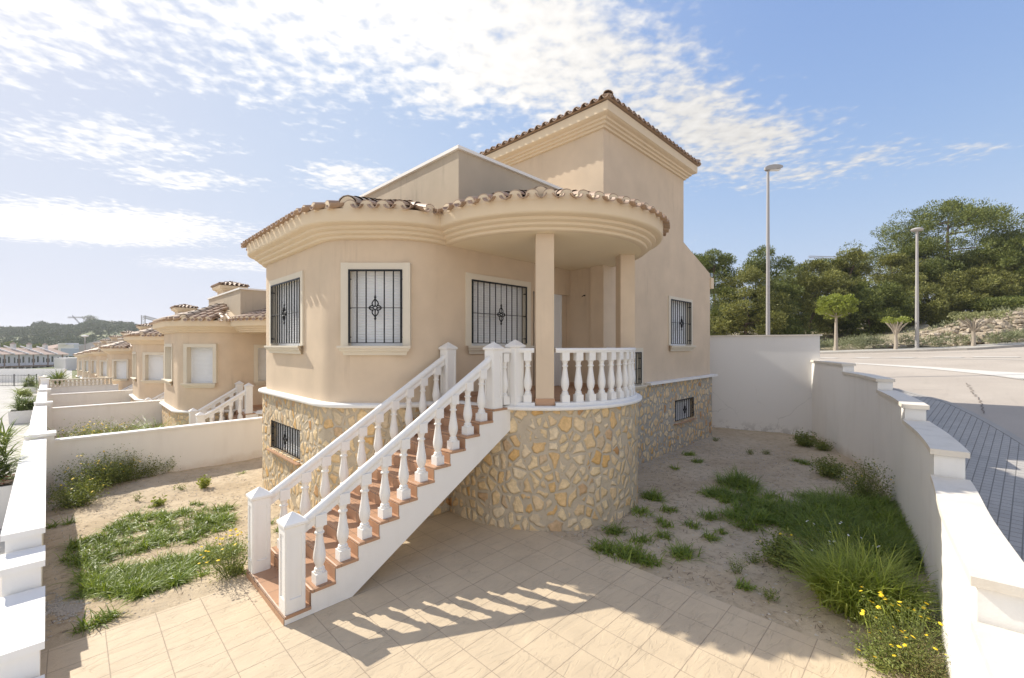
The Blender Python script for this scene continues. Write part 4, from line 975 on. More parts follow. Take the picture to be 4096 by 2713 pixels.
u,v=Q(1915,1100); weed('leafy_bush',u,v,0,'round leafy weed in the right yard, nearer than the far wall weeds','bush',.45,.32,40,.055,36,0,tight=.06)
u,v=Q(1930,1300); weed('flowering_weed',u,v,0,'white seed-headed weed between the leafy bush and the tall grass','weed',.6,.45,40,.03,26,16,fmat='whitefl',fr=.016,tight=.06)
u,v=Q(2095,1525); weed('flowering_weed',u,v,0,'pale daisy-like weed with many yellow flowers at the near foot of the curved wall','weed',.66,.42,80,.02,34,34,mat='weed',fr=.019,tight=.05)
u,v=Q(2120,1560); weed('dry_weed',u,v,0,'brownish drying weed at the bottom right corner of the yard','weed',.38,.34,70,.02,40,10,mat='dryweed',fr=.015,tight=.05)
for x,y,h,lb in((1703,1325,.26,'small sprig on the sand in front of the leafy bush'),(1742,1300,.16,'tiny sprig just left of the leafy bush'),(1735,1050,.18,'dark sprig near the cracked wall, left one'),(1770,1050,.14,'dark sprig near the cracked wall, right one'),(1782,1385,.12,'tiny sprig beside the patio edge'),(1655,1020,.14,'small sprig by the barred basement window corner')):
    u,v=Q(x,y); weed('sprig',u,v,0,lb,'sprig',h,.1,12,.03,14,0,tight=.03)
u,v=Q(1990,1400); t=thing('tall_grass_clump',(u,v,0),'large bright clump of tall arching grass before the curved wall','grass clump')
tuft(u,v,.5,2400,.4,.95,w=.018,spread=.42,droop=1.0).build('blades','tallgrass',t)
L=[]; st=MB()
for _ in range(16):
    a=random.uniform(0,6.3); q=random.uniform(0,.4); b=Vector((u+q*math.cos(a),v+q*math.sin(a),0)); d=Vector((random.gauss(0,.25),random.gauss(0,.25),1)); H=random.uniform(.6,.95); st.tube([b,b+d*H*.6,b+d*H],[.003,.002,.004],4)
st.build('stalk','tallgrass',t)
for x,y,h,r,lb in((2075,1420,.55,.3,'feathery weed squeezed between the tall grass clump and the curved wall'),(2040,1540,.3,.25,'low spreading weed at the patio edge below the yellow daisies')):
    u,v=Q(x,y); weed('leafy_weed',u,v,0,lb,'weed',h,r,44,.03,30,5,tight=.06)
# beyond the first garden wall
for x,Z,h,r,nf,lb in((330,12.9,1.25,.6,34,'yellow-flowered weed beyond the nearest garden wall, left part'),(430,13.4,1.25,.6,44,'yellow-flowered weed beyond the nearest garden wall, right part')):
    u,v=at(x,Z); weed('flowering_weed',u,v,-.37,lb,'weed',h,r,60,.05,40,nf,fr=.028,tight=.09)
for x,Z,lb in((480,14,'arching grass tuft beyond the nearest garden wall, next to the flowers'),(610,14.5,'arching grass tuft beyond the nearest garden wall, by the neighbouring villa'),(245,12.4,'low arching tuft behind the nearest garden wall by the street')):
    u,v=at(x,Z); t=thing('grass_tuft',(u,v,-.36),lb,'grass tuft'); P=[(u+random.gauss(0,.12),v+random.gauss(0,.12),-.37) for _ in range(260)]; blades(P,1.0,1.7,.022,.3,1.5).build('blades','grass',t)
# pebbles
def pebble(m,x,y,z,s):
    q=[random.uniform(.6,1.3) for _ in range(6)]; m.add([(x+s*q[0],y,z),(x,y+s*q[1],z),(x-s*q[2],y,z),(x,y-s*q[3],z),(x,y,z+s*.6*q[4]),(x,y,z-s*.4)],[(0,1,4),(1,2,4),(2,3,4),(3,0,4),(1,0,5),(2,1,5),(3,2,5),(0,3,5)])
pb=MB()
for _ in range(2600):
    u,v=random.uniform(5.45,15),random.uniform(.3,5.4)
    if v<wcv(u)+.03: continue
    pebble(pb,u,v,zsoil(u,v)+.002,random.choice((.006,.008,.01,.014,.02)))
for _ in range(2200):
    u,v=random.uniform(-.4,3.),random.uniform(6.4,14)
    pebble(pb,u,v,zsoil(u,v)+.002,random.choice((.006,.008,.01,.014,.018)))
for _ in range(500):
    u,v=Q(random.gauss(150,25),random.gauss(1395,18),-.05); pebble(pb,u,v,zsoil(u,v)+.004,random.uniform(.01,.028))
for _ in range(900):
    u=random.uniform(8.9,15); v=5.43-abs(random.gauss(0,.22)); pebble(pb,u,v,zsoil(u,v)+.004,random.uniform(.008,.022))
tag(pb.build('gravel','pebble',loc=(0,0,0),smooth=False),kind='stuff')
tw=MB()
for _ in range(4200):
    if random.random()<.75:
        u,v=random.uniform(5.5,14),random.uniform(.4,5.3)
        if v<wcv(u)+.05: continue
    else: u,v=random.uniform(-.3,3),random.uniform(6.6,13.5)
    a=random.uniform(0,6.3); l=random.uniform(.02,.09); z=zsoil(u,v)+.004; b=Vector((u,v,z)); e=b+Vector((l*math.cos(a),l*math.sin(a),random.uniform(0,.02))); w_=Vector((-math.sin(a),math.cos(a),0))*random.uniform(.002,.004)
    tw.add([b-w_,b+w_,e+w_,e-w_],[(0,1,2,3)])
tag(tw.build('litter','bark',loc=(0,0,0),smooth=False),kind='stuff')
# ---------------------------------------------------------------- trees
def needles(c,r,n,s,flat=.7,elong=.32):
    c=np.array(c); d=RNG.normal(size=(n,3)); d/=np.linalg.norm(d,axis=1)[:,None]; q=RNG.uniform(.25,1,n)**.5
    P=c+d*q[:,None]*np.array([r,r,r*flat]); dr=d*.7+RNG.normal(size=(n,3))*.5+np.array([0,0,.45]); dr/=np.linalg.norm(dr,axis=1)[:,None]
    e=np.cross(dr,RNG.normal(size=(n,3))); e/=np.linalg.norm(e,axis=1)[:,None]+1e-9; l=(s*RNG.uniform(.6,1.4,n))[:,None]; w=l*elong
    return np.stack([P,P+dr*l*.5+e*w*.5,P+dr*l,P+dr*l*.5-e*w*.5],1)
def nmesh(A):
    A=np.concatenate(A); n=len(A); m=MB(); m.v=A.reshape(-1,3); m.f=[(4*i,4*i+1,4*i+2,4*i+3) for i in range(n)]; return m
def pine(label,x,y,z,h,w,low=.08,ncl=80,per=170,mat='pine',dome=.75,open_=0.,seed=1,s=.21):
    random.seed(seed); t=thing('pine_tree',(x,y,z),label,'pine','pines on the hillside')
    tr=MB(); lean=(random.uniform(-.06,.06),random.uniform(-.06,.06)); tp=[(x+lean[0]*h*k/6+random.gauss(0,.04)*k,y+lean[1]*h*k/6+random.gauss(0,.04)*k,z-.2+h*.88*k/6) for k in range(7)]
    tr.tube(tp,[h*.024*(1-.13*k) for k in range(7)],7); A=[]
    nl=13; cl=[]
    for i in range(nl):
        f=random.uniform(low+.05,.85); a=2.4*i+random.uniform(-.4,.4); env=math.sin(PI*min(1,(max(f-low,0)/(1-low))**dome*.92+.08))**.6
        R_=w/2*env*random.uniform(.7,1.); k=f*6/.88; k0=min(5,int(k)); b=Vector(tp[k0]).lerp(Vector(tp[min(6,k0+1)]),min(1,k-k0)); e=Vector((b.x+R_*math.cos(a),b.y+R_*math.sin(a),b.z+R_*.30*random.uniform(-.2,1.2)))
        md=b.lerp(e,.5)+Vector((0,0,-.05*R_)); tr.tube([b,md,e],[h*.006,h*.004,h*.0015],5)
        for q in(.55,.8,1.): cl.append((b.lerp(e,q),.5+.35*random.random()))
    while len(cl)<ncl:
        f=low+(1-low)*random.random()**.9; a=random.uniform(0,2*PI); env=max(.05,math.sin(PI*min(1,((f-low)/(1-low))**dome*.9+.08)))**.6; lob=.78+.75*mn.noise(Vector((math.cos(a)*1.6+seed*3.1,math.sin(a)*1.6,f*4.5))); R_=w/2*env*lob*(.45+.6*random.random()**.6)
        cl.append((Vector((x+lean[0]*h*f+R_*math.cos(a),y+lean[1]*h*f+R_*math.sin(a),z+h*f*.97)),.42+.42*random.random()))
    sc=w/8
    for c,r in cl: A.append(needles((c.x,c.y,c.z),r*(.75+.5*sc),int(per*random.uniform(.6,1.3)),s,.62))
    tr.build('trunk','bark',t); nmesh(A).build('crown',mat,t,smooth=False)
    return t
PT=[(2860,44,1000,250,.04,'pine','dark pine nearest the villa gable'),(2990,41,1075,280,.03,'pinewarm','lower pine just right of the villa gable'),(3080,46,985,300,.05,'pine','tall pine behind the tall street lamp'),(3120,42,1130,220,.02,'pine','short dark pine behind the tall street lamp'),(3230,44,1045,270,.04,'pinewarm','pine left of the bright green street tree'),(3330,47,1030,220,.05,'pine','pine above the bright green street tree'),(3415,45,990,240,.05,'pinewarm','pointed pine right of the bright green street tree'),(3480,42,1130,240,.02,'pine','low pine behind the small bare street tree'),(3590,46,1010,280,.06,'pinewarm','pine left of the slim street lamp'),(3650,43,1110,280,.03,'pinewarm','low spreading pine behind the slim street lamp'),(3800,48,815,520,.30,'pine','largest pine, with a broad domed crown over the hillside'),(3880,43,1080,340,.05,'pinewarm','golden green pine in front of the largest one'),(3990,44,1010,260,.05,'pinewarm','golden pine right of the largest one'),(4100,42,940,320,.05,'pine','pine cut by the right edge of the picture'),(3720,46,960,300,.06,'pine','pine standing just left of the largest one'),(3160,56,1060,260,.05,'pine','pine far back behind the tall street lamp'),(2790,50,1010,250,.04,'pine','pine mostly hidden by the villa gable'),(3950,55,1000,300,.05,'pine','pine far back on the right of the hillside'),(4040,39,1200,200,.0,'pine','small bushy pine at the right above the rocks')]
for i,(x,Z,ty,wp,low,mat,lb) in enumerate(PT):
    u,v=at(x,Z); z=hillz(u,v); top=CH+(HY-ty)/FX*Z; w=wp*Z/FX*1.05
    pine(lb,u,v,z-.2,top-z+.1,w,low,int(64+wp*.16+(90 if wp>450 else 0)),300,mat,seed=i+11)
random.seed(99)
def street_tree(label,x,Z,by,ty,wp,kind):
    u,v=at(x,Z); z=hillz(u,v) if 0 else GR(u,v)+.13; H=CH+(HY-ty)/FX*Z-z; w=wp*Z/FX
    t=thing('street_tree',(u,v,z),label,'street tree'); tr=MB()
    if kind=='full':
        hb=H*.60; tr.tube([(u,v,z-.1),(u,v,z+.4),(u+.03,v,z+hb)],[.19,.13,.08],8)
        cl=[]
        for i in range(10):
            a=i*2.4; e=Vector((u+w*.36*math.cos(a),v+w*.36*math.sin(a),z+hb+H*.22*random.random())); tr.tube([(u+.03,v,z+hb-.1),e],[.04,.015],5)
        A=[]
        for _ in range(60):
            a=random.uniform(0,6.3); q=w/2*math.sqrt(random.random())*.9; f=random.random(); e_=math.sqrt(max(.02,1-(q/(w/2))**2)); A.append(needles((u+q*math.cos(a),v+q*math.sin(a),z+H*(.76+.20*(2*f-1)*e_)),.30,90,.13,.8,.8))
        nmesh(A).build('crown','lime',t,smooth=False)
    else:
        hb=H*.42; tr.tube([(u,v,z-.1),(u+.05,v-.02,z+hb*.5),(u-.05,v,z+hb)],[.13,.10,.09],8); A=[]
        for i in range(22):
            a=i*2.4; q=w*.42*random.uniform(.3,1); e=Vector((u+q*math.cos(a),v+q*math.sin(a),z+H*(.75+.12*random.random()))); md=Vector((u-.05+q*.45*math.cos(a),v+q*.45*math.sin(a),z+hb+(e.z-z-hb)*.55)); tr.tube([(u-.05,v,z+hb-.05),md,e],[.05,.035,.02],5)
            A.append(needles(e+Vector((0,0,.1)),.34 if kind=='grey' else .2,60 if kind=='grey' else 26,.12,.5,.8))
        nmesh(A).build('crown','greylf' if kind=='grey' else 'lime',t,smooth=False)
    tr.build('trunk','palebark',t)
street_tree('bright green round-crowned street tree on a pale trunk',3344,33,1401,1172,128,'full')
street_tree('small pollarded street tree with a tiny green tuft',3583,30,1400,1262,120,'lime')
street_tree('wide flat pollarded street tree with pale leaves at the right',3893,28.4,1388,1242,200,'grey')
# rock bank and shrubs
def boulder(m,x,y,z,s):
    ph=random.random()*9; rs=[]
    for j in range(1,5):
        th=PI*j/5; r=[]
        for i in range(7):
            a=2*PI*i/7; q=s*(.75+.55*mn.noise(Vector((math.cos(a)*1.5+ph,math.sin(a)*1.5,th+ph)))+.1*random.random()); r.append((x+q*math.sin(th)*math.cos(a)*1.2,y+q*math.sin(th)*math.sin(a),z+q*math.cos(th)*.65))
        rs.append(r)
    m.rings(rs,True,True,True)
rk=MB()
for _ in range(1500):
    v=random.uniform(-14,3.4); o=random.gauss(6.2,1.7)
    if o<3.6 or o>11: continue
    if v>1 and random.random()<.5: continue
    u=far_u(v)+o; boulder(rk,u,v,zbank(u,v,o)+.02,random.choice((.08,.1,.13,.18,.22,.3,.42)))
tag(rk.build('rocks','rock',loc=(0,0,0),smooth=False),kind='stuff')
i=0
for v in (7.2,6.3,4.9,4.2,2.9,.9,.1,-1.2,-2.9,-3.6,-4.3,-5.8):
    v=float(v); o=3.0+random.uniform(-.2,.4); u=far_u(v)+o; z=zbank(u,v,o); i+=1
    t=thing('shrub',(u,v,z),'grey-green feathery shrub in the strip behind the far pavement','shrub','shrubs along the far pavement')
    A=[needles((u+random.gauss(0,.3),v+random.gauss(0,.35),z+.3+random.random()*.3),.34,150,.2,.8,.16) for _ in range(4)]; nmesh(A).build('foliage','shrub',t,smooth=False)
A=[]
for _ in range(60):
    v=random.uniform(-14,9); o=random.uniform(7,13); u=far_u(v)+o; z=zbank(u,v,o); A.append(needles((u,v,z+.15),random.uniform(.25,.6),60,.2,.6,.2))
for _ in range(60):
    v=random.uniform(3.5,12); o=random.uniform(5,9); u=far_u(v)+o; z=zbank(u,v,o); A.append(needles((u,v,z+.2),random.uniform(.4,.8),90,.22,.7,.2))
tag(nmesh(A).build('undergrowth','shrub',loc=(0,0,0),smooth=False),kind='stuff')
# lamps
def lamp(label,x,Z,ty,r,kind):
    u,v=at(x,Z); z=GR(u,v)+.12; H=CH+(HY-ty)/FX*Z-z; t=thing('street_lamp',(u,v,z),label,'street lamp')
    m=MB(); m.lathe([(r*1.6,0),(r*1.6,.03),(r*1.05,.04),(r,1.0),(r*.62,H-.15)],(u,v,z),12); m.build('pole','steel',t)
    h=MB(); ex=(CA,-SA)
    if kind=='head':
        rs=[]
        for d,hw,z0,z1 in((-.14,.05,-.06,.04),(-.05,.10,-.09,.09),(.15,.14,-.08,.12),(.40,.14,-.03,.12),(.58,.09,.02,.10),(.64,.02,.05,.08)):
            c=(u+ex[0]*d,v+ex[1]*d); p=(-ex[1],ex[0]); rs.append([(c[0]+p[0]*hw*a,c[1]+p[1]*hw*a,z+H-.12+(z1 if b>0 else z0)*1) for a,b in((-1,-1),(1,-1),(1,.5),(.6,1),(-.6,1),(-1,.5))])
        h.rings(rs,True,True,True); lh=h.build('lamp_head','steel',t); 
        g=MB(); g.box((u+ex[0]*.28,v+ex[1]*.28,z+H-.19),(.42,.2,.03),math.atan2(ex[1],ex[0])); g.build('lens','pvc',lh)
        j=MB(); j.lathe([(.06,-.22),(.06,-.12),(.04,-.08)],(u,v,z+H),8); j.build('joint','iron',t)
    else:
        h.lathe([(.05,-.2),(.30,-.16),(.36,-.08),(.30,.0),(.12,.06),(.02,.07)],(u,v,z+H-.05),16); h.build('lamp_head','steel',t)
lamp('tall street lamp with a flat drop-shaped head behind the cracked wall',3072,18.5,663,.085,'head')
lamp('slim street lamp with a round cap on the far pavement',3668,29.8,912,.11,'cap')
# tower crane boom behind the pines
def lattice(m,a,b,w,n,r):
    a,b=Vector(a),Vector(b); d=(b-a).normalized(); s=Vector((0,0,1)) if abs(d.z)<.9 else Vector((1,0,0)); p=d.cross(s).normalized()*w/2; q=d.cross(p).normalized()*w/2
    cs=[p+q,p-q,-p-q,-p+q]
    for c in cs: m.tube([a+c,b+c],r,4)
    for k in range(n):
        x=a.lerp(b,k/n); y=a.lerp(b,(k+1)/n)
        for i in range(4): m.tube([x+cs[i],y+cs[(i+1)%4]],r*.7,4)
def crane(label,base,top,j0,j1,w,r):
    t=thing('tower_crane',base,label,'crane'); m=MB(); lattice(m,base,top,w,14,r); m.build('mast','steel',t,smooth=False)
    m=MB(); lattice(m,j0,j1,w*.8,26,r); m.build('jib','steel',t,smooth=False)
    return t
crane('thin crane jib showing above the pines in the distance',at(3640,180)+(0,),at(3640,180,1030),at(3235,180,1028),at(3660,180,1040),.9,.07)
# ---------------------------------------------------------------- left street furniture and far town
def planter(label,cx,cy,z,sx,sy,h,kind):
    t=thing('planter',(cx,cy,z),label,'planter'); e=.03
    m=MB(); 
    m.rings([[(cx+a*sx/2*k,cy+b*sy/2*k,z+zz) for a,b in((-1,-1),(1,-1),(1,1),(-1,1))] for k,zz in((.94,0),(1,h),(.9,h),(.9,h-.08))],True,True,False); m.build('box','white',t,smooth=False)
    MB().bx(cx-sx*.44,cx+sx*.44,cy-sy*.44,cy+sy*.44,z+h-.12,z+h-.07).build('soil','soilpot',t,smooth=False)
    pl=thing('palm_plant' if kind=='palm' else 'yucca_plant' ,(cx,cy,z+h-.07),label.replace('white planter','plant').split(' holding')[0]+' (the plant growing in it)','plant') if 0 else t
    P=[]; 
    for _ in range(7):
        bx_,by_=cx+random.uniform(-sx,sx)*.3,cy+random.uniform(-sy,sy)*.3; hh=random.uniform(.1,.9)*(.6 if kind!='palm' else 1); P+=[(bx_+random.gauss(0,.03),by_+random.gauss(0,.03),z+h-.05+hh*random.random()) for _ in range(90 if kind=='palm' else 55)]
    blades(P,.35,.8 if kind=='palm' else .5,.03,.6,1.1,seg=4).build('foliage','yucca' if kind!='green' else 'lime',t)
    return t
u,v=at(30,8.3); planter('nearest white planter box at the left edge, holding an arching palm and red flowers',-1.12,11.9,zst_(11.9),.85,.95,.72,'palm')
for x,Z,kd,lb in((97,19.5,'palm','white planter box with a dense arching palm beside the far street wall'),(108,27,'green','white planter box with a small leafy plant, second along the far street wall'),(118,38,'palm','white planter box with a tall dry palm near the black gate')):
    u,v=at(x,Z); planter(lb,u,v,zst_(v),.9,.9,.55,kd)
fl=MB(); 
for _ in range(40): p=Vector((-1.0+random.gauss(0,.2),11.5+random.gauss(0,.12),zst_(11.5)+.78+random.uniform(0,.1))); leafset(fl,p,3,.03,.02)
tag(fl.build('red_flowers','redfl',loc=(-1.0,11.5,.66)),'patch of small red flowers in the nearest planter','flowers')
# yucca behind the beige balustrade
u,v=at(232,33); t=thing('yucca_plant',(u,v,-1.28),'spiky yucca sticking up behind the beige balustrade','yucca')
m=MB(); m.tube([(u,v,-1.3),(u,v,.2)],.09,8); m.build('trunk','bark',t)
P=[(u+random.gauss(0,.05),v+random.gauss(0,.05),random.uniform(.0,.45)) for _ in range(220)]; blades(P,.8,1.3,.06,.75,.35,seg=3).build('leaves','yucca',t)
u,v=at(165,31); t=thing('yucca_plant',(u,v,-1.28),'lower spiky plant at the post end of the beige balustrade','yucca')
m=MB(); m.tube([(u,v,-1.3),(u,v,-.2)],.09,8); m.build('trunk','bark',t)
P=[(u+random.gauss(0,.05),v+random.gauss(0,.05),random.uniform(-.3,.1)) for _ in range(140)]; blades(P,.6,1.,.05,.75,.4,seg=3).build('leaves','yucca',t)
bt=thing('garden_balustrade',(.6,43.1,.16),'low beige balustrade on a white garden wall in the distance','balustrade')
u0,u1=uin(43)-.1,2.1; MB().bx(u0,u1,42.98,43.22,.62,.70).build('handrail','surround',bt,smooth=False); MB().bx(u0,u1,43.0,43.2,.161,.22).build('base_rail','surround',bt,smooth=False)
b0=None
for i in range(16):
    x=u0+.2+(u1-u0-.2)*i/15.5
    if b0 is None: b0=o=baluster_mb(.40).build('baluster','surround',bt,world=False)
    else: o=b0.copy(); COL.objects.link(o)
    o.location=(x-.6,0,.06)
o=post_mb(.8,.3).build('newel_post','surround',bt,world=False); o.location=(u0-.6-.1,0,.0)
# black gate
a,b=at(-90,50),at(146,50); g=thing('metal_gate',(a[0],a[1],zst_(a[1])),'black barred metal gate closing the far end of the street','gate')
a3,b3=Vector(a+(zst_(a[1]),)),Vector(b+(zst_(a[1]),)); gm_=MB(); H=1.4; L_=(b3-a3).length
for zz in(.12,H-.12): gm_.tube([a3+Vector((0,0,zz)),b3+Vector((0,0,zz))],.03,4)
for k in range(int(L_/.17)): p=a3.lerp(b3,k*.17/L_); gm_.tube([p+Vector((0,0,.08)),p+Vector((0,0,H))],.014,4)
gm_.build('bars','iron',g)
for f in(.03,.62,.87,1.): p=a3.lerp(b3,f); MB().tube([p,p+Vector((0,0,H+.05))],.05,6).build('gate_post','iron',g)
def wallbetween(label,x0,Z0,x1,Z1,y0,y1,zb,name='street_wall'):
    a,b=at(x0,Z0,y0),at(x1,Z1,y1); r=MB(); d=Vector((b[0]-a[0],b[1]-a[1],0)).normalized(); n_=Vector((-d.y,d.x,0))*.3
    r.add([(a[0],a[1],zb),(b[0],b[1],zb),b,a,(a[0]+n_.x,a[1]+n_.y,zb),(b[0]+n_.x,b[1]+n_.y,zb),(b[0]+n_.x,b[1]+n_.y,b[2]),(a[0]+n_.x,a[1]+n_.y,a[2])],[(0,1,2,3),(5,4,7,6),(3,2,6,7),(1,5,6,2),(4,0,3,7)])
    return base_mesh(r,name,'fence_wall',label,'wall',smooth=False)
wallbetween('long white wall behind the black gate',-60,70,258,70,1476,1476,-2.6)
wallbetween('lower white wall in front of the townhouses',-60,58,150,58,1500,1503,-2.3)
def shed(label,x0,Z0,x1,Z1,y_top,y_base,roofy=None,mat='farwhite',name='outbuilding',depth=6):
    a,b=at(x0,Z0,y_top),at(x1,Z1,y_top); zb=CH+(HY-y_base)/FX*Z0; d=Vector((b[0]-a[0],b[1]-a[1],0)); l=d.length; d.normalize(); n_=Vector((-d.y,d.x,0))
    t=thing(name,((a[0]+b[0])/2,(a[1]+b[1])/2,zb),label,'building'); m=MB(); m.obox(a,(d.x,d.y),(n_.x,n_.y),0,l,0,depth,zb,a[2]); m.build('wall',mat,t,smooth=False); return t,a,d,n_,l,zb
# townhouses
for i in range(7):
    x0=-130+i*58; Z0=84+i*4; a=at(x0,Z0); b=at(x0+57,Z0+4); zb=-2.35; d=Vector((b[0]-a[0],b[1]-a[1],0)); l=d.length; d.normalize(); n_=Vector((-d.y,d.x,0)); ze=CH+(HY-1419)/FX*Z0; zr=ze+1.6
    t=thing('townhouse',((a[0]+b[0])/2,(a[1]+b[1])/2,zb),'white two-storey townhouse with a clay roof, number %s from the right of the distant row'%['seven','six','five','four','three','two','one'][i] ,'townhouse','distant townhouse row')
    m=MB(); m.obox(a,(d.x,d.y),(n_.x,n_.y),0,l-.02,0,8,zb,ze); m.build('wall','farwhite',t,smooth=False)
    def PP(s,q,z): return (a[0]+d.x*s+n_.x*q,a[1]+d.y*s+n_.y*q,z)
    m=MB(); m.add([PP(0,-.4,ze),PP(l-.02,-.4,ze),PP(l-.02,4,zr),PP(0,4,zr),PP(0,8,ze),PP(l-.02,8,ze)],[(0,1,2,3),(3,2,5,4)]); rf=m.build('roof','farroof',t,smooth=False)
    m=MB(); 
    for s0 in(.0,): m.add([PP(s0,-.5,ze+.02),PP(s0+.3,-.5,ze+.02),PP(s0+.3,4,zr+.3),PP(s0,4,zr+.3),PP(s0,-.5,ze+.3),PP(s0+.3,-.5,ze+.3),PP(s0+.3,4,zr+.55),PP(s0,4,zr+.55)],[(0,1,5,4),(4,5,6,7),(0,4,7,3),(1,2,6,5)])
    m.build('parapet','farwhite',t,smooth=False)
    m=MB(); m.obox(a,(d.x,d.y),(n_.x,n_.y),l*.3,l*.3+.7,3,3.7,zr-.6,zr+.9); ch=m.build('chimney','farwhite',t,smooth=False); m=MB(); c=PP(l*.3+.35,3.35,0); m.rings([[(c[0]+x*q,c[1]+y*q,z) for x,y in((-1,-1),(1,-1),(1,1),(-1,1))] for q,z in((.5,zr+.9),(.02,zr+1.3))],True,True,True); m.build('cap','farroof',ch,smooth=False)
    for s,w_,h_ in((.2,.09,1.25),(.42,.06,.9),(.6,.06,.9),(.8,.12,1.4)):
        m=MB(); m.obox(a,(d.x,d.y),(n_.x,n_.y),l*s,l*(s+w_),-.03,.1,ze-1.9,ze-1.9+h_); m.build('window','darkglass',t,smooth=False)
    m=MB(); m.obox(a,(d.x,d.y),(n_.x,n_.y),l*.5,l*.5+.3,-.1,.1,zb,ze); m.build('pilaster','brownpost',t,smooth=False)
    m=MB(); m.obox(a,(d.x,d.y),(n_.x,n_.y),0,l-.02,-2.2,-.05,ze-2.75,ze-2.55); m.build('porch_roof','brownpost',t,smooth=False)
    for s in(.1,.55): m=MB(); m.obox(a,(d.x,d.y),(n_.x,n_.y),l*s,l*s+.35,-2.1,-1.8,zb,ze-2.75); m.build('porch_pillar','farwhite',t,smooth=False)
t,a,d,n_,l,zb=shed('long grey gable-walled building between hill and villa row',315,100,440,92,1384,1460,mat='greyroof')
m=MB(); m.add([at(315,100,1384),at(440,92,1348),at(440,92,1384)],[(0,1,2)]); m.build('gable','greyroof',t,smooth=False)
shed('modern white flat-roofed house below the hill',232,130,296,130,1378,1420,name='house',depth=8)
shed('pale blue-grey house block in front of the modern white house',243,118,315,118,1394,1425,mat='bluewall',name='house')
shed('small white end building with a closed white door beside the villa row',216,92,262,90,1432,1482,name='outbuilding')
shed('white rooftop block with steps on the modern house',232,129.5,262,129.5,1373,1380,name='outbuilding',depth=4)
t,a,d,n_,l,zb=shed('distant villa with a yellowish hipped roof among trees',148,140,216,140,1394,1420,mat='tan',name='house',depth=9)
def PV(s,q,z): return (a[0]+d.x*s+n_.x*q,a[1]+d.y*s+n_.y*q,z)
m=MB(); m.add([PV(-.6,-.6,a[2]),PV(l+.6,-.6,a[2]),PV(l+.6,9.6,a[2]),PV(-.6,9.6,a[2]),PV(l/2,4.5,a[2]+1.5)],[(0,1,4),(1,2,4),(2,3,4),(3,0,4)]); m.build('roof','farroof',t,smooth=False)
u,v=at(340,60); t=thing('street_lamp',(u,v,-1.6),'small far street lamp in front of the wooded hill','street lamp'); zt_=CH+(HY-1342)/FX*60
MB().tube([(u,v,-1.8),(u,v,zt_-.1)],.06,6).build('pole','steel',t); m=MB(); m.lathe([(.06,-.25),(.36,-.15),(.4,-.02),(.1,.04)],(u,v,zt_),10); m.build('lamp_head','pvc',t)
# hill
def crest(x):
    P=[(-900,1330),(-300,1322),(0,1322),(110,1318),(170,1302),(230,1312),(310,1318),(350,1300),(400,1300),(520,1308),(640,1330),(800,1345),(1100,1352),(1800,1372)]
    for i in range(1,len(P)):
        if x<=P[i][0]:
            f=(x-P[i-1][0])/(P[i][0]-P[i-1][0]); return P[i-1][1]+f*(P[i][1]-P[i-1][1])
    return P[-1][1]
def hz_(x,Z):
    f=max(0,min(1,(Z-170)/260.)); f=f*f*(3-2*f); top=(HY-crest(x))/FX*440+CH; z=-2.6+(top+2.6)*f
    if Z>440: z-=(Z-440)*.12
    u,v=at(x,Z); return z+mn.fractal(Vector((u*.02,v*.02,0)),1,2,4)*1.6*f
xs_=list(np.linspace(-900,1800,110)); HB=MB().rings([[at(x,Z)+(hz_(x,Z),) for x in xs_] for Z in list(range(150,470,14))+[520,600]])
tag(HB.build('hill','hill',loc=(0,0,0)),kind='structure')
A=[]; rs_=random.Random(5)
for _ in range(2300):
    Z=rs_.uniform(190,440); x=rs_.uniform(-120,760); u,v=at(x,Z)
    if mn.noise(Vector((u*.018,v*.018,4)))<-.12 and rs_.random()<.8: continue
    z=hz_(x,Z); r=rs_.choice((1.,1.4,1.9,2.6)); A.append(needles((u,v,z+r*.5),r,60,1.1,.75,.8))
tag(nmesh(A).build('hill_scrub','scrubtree',loc=(0,0,0),smooth=False),kind='stuff')
for x,Z,h,wd,lb in((368,425,8,10,'lone round tree on the hill crest beside the tank'),(150,150,6,6,'bushy tree behind the townhouse roofs'),(30,165,7,8,'dark tree left behind the townhouse roofs'),(120,160,6,7,'dark tree behind the middle of the townhouse row'),(215,155,5,7,'dark tree left of the modern white house')):
    u,v=at(x,Z); z=hz_(x,Z); t=thing('tree',(u,v,z),lb,'tree'); MB().tube([(u,v,z-.5),(u,v,z+h*.6)],.2,6).build('trunk','bark',t)
    nmesh([needles((u+rs_.gauss(0,wd*.2),v+rs_.gauss(0,wd*.2),z+h*(.3+.5*rs_.random())),wd*.25,70,.7,.8,.6) for _ in range(16)]).build('crown','pine',t,smooth=False)
u,v=at(478,430); z=hz_(478,430); t=MB(); rr_=11; t.lathe([(rr_,-2),(rr_,z*0+3.2),(rr_+.3,3.3),(rr_+.2,3.6),(.1,3.8)],(u,v,z-.6),28); base_mesh(t,'water_tank','surround','wide round pale tank on top of the wooded hill','tank')
t,a,d,n_,l,zb=shed('small pale block beside the tank on the hill',372,430,389,430,1296,1310,name='outbuilding',depth=4)
shed('dark retaining wall left of the tank on the hill',389,428,436,428,1305,1314,mat='greyroof',name='retaining_wall',depth=1)
shed('far pale building on the left end of the hill crest',-10,455,28,455,1310,1330,name='outbuilding'); shed('far white block on the left part of the hill crest',38,455,64,455,1306,1330,name='outbuilding'); shed('long low far building on the left part of the hill crest',68,455,110,455,1311,1330,mat='tan',name='outbuilding')
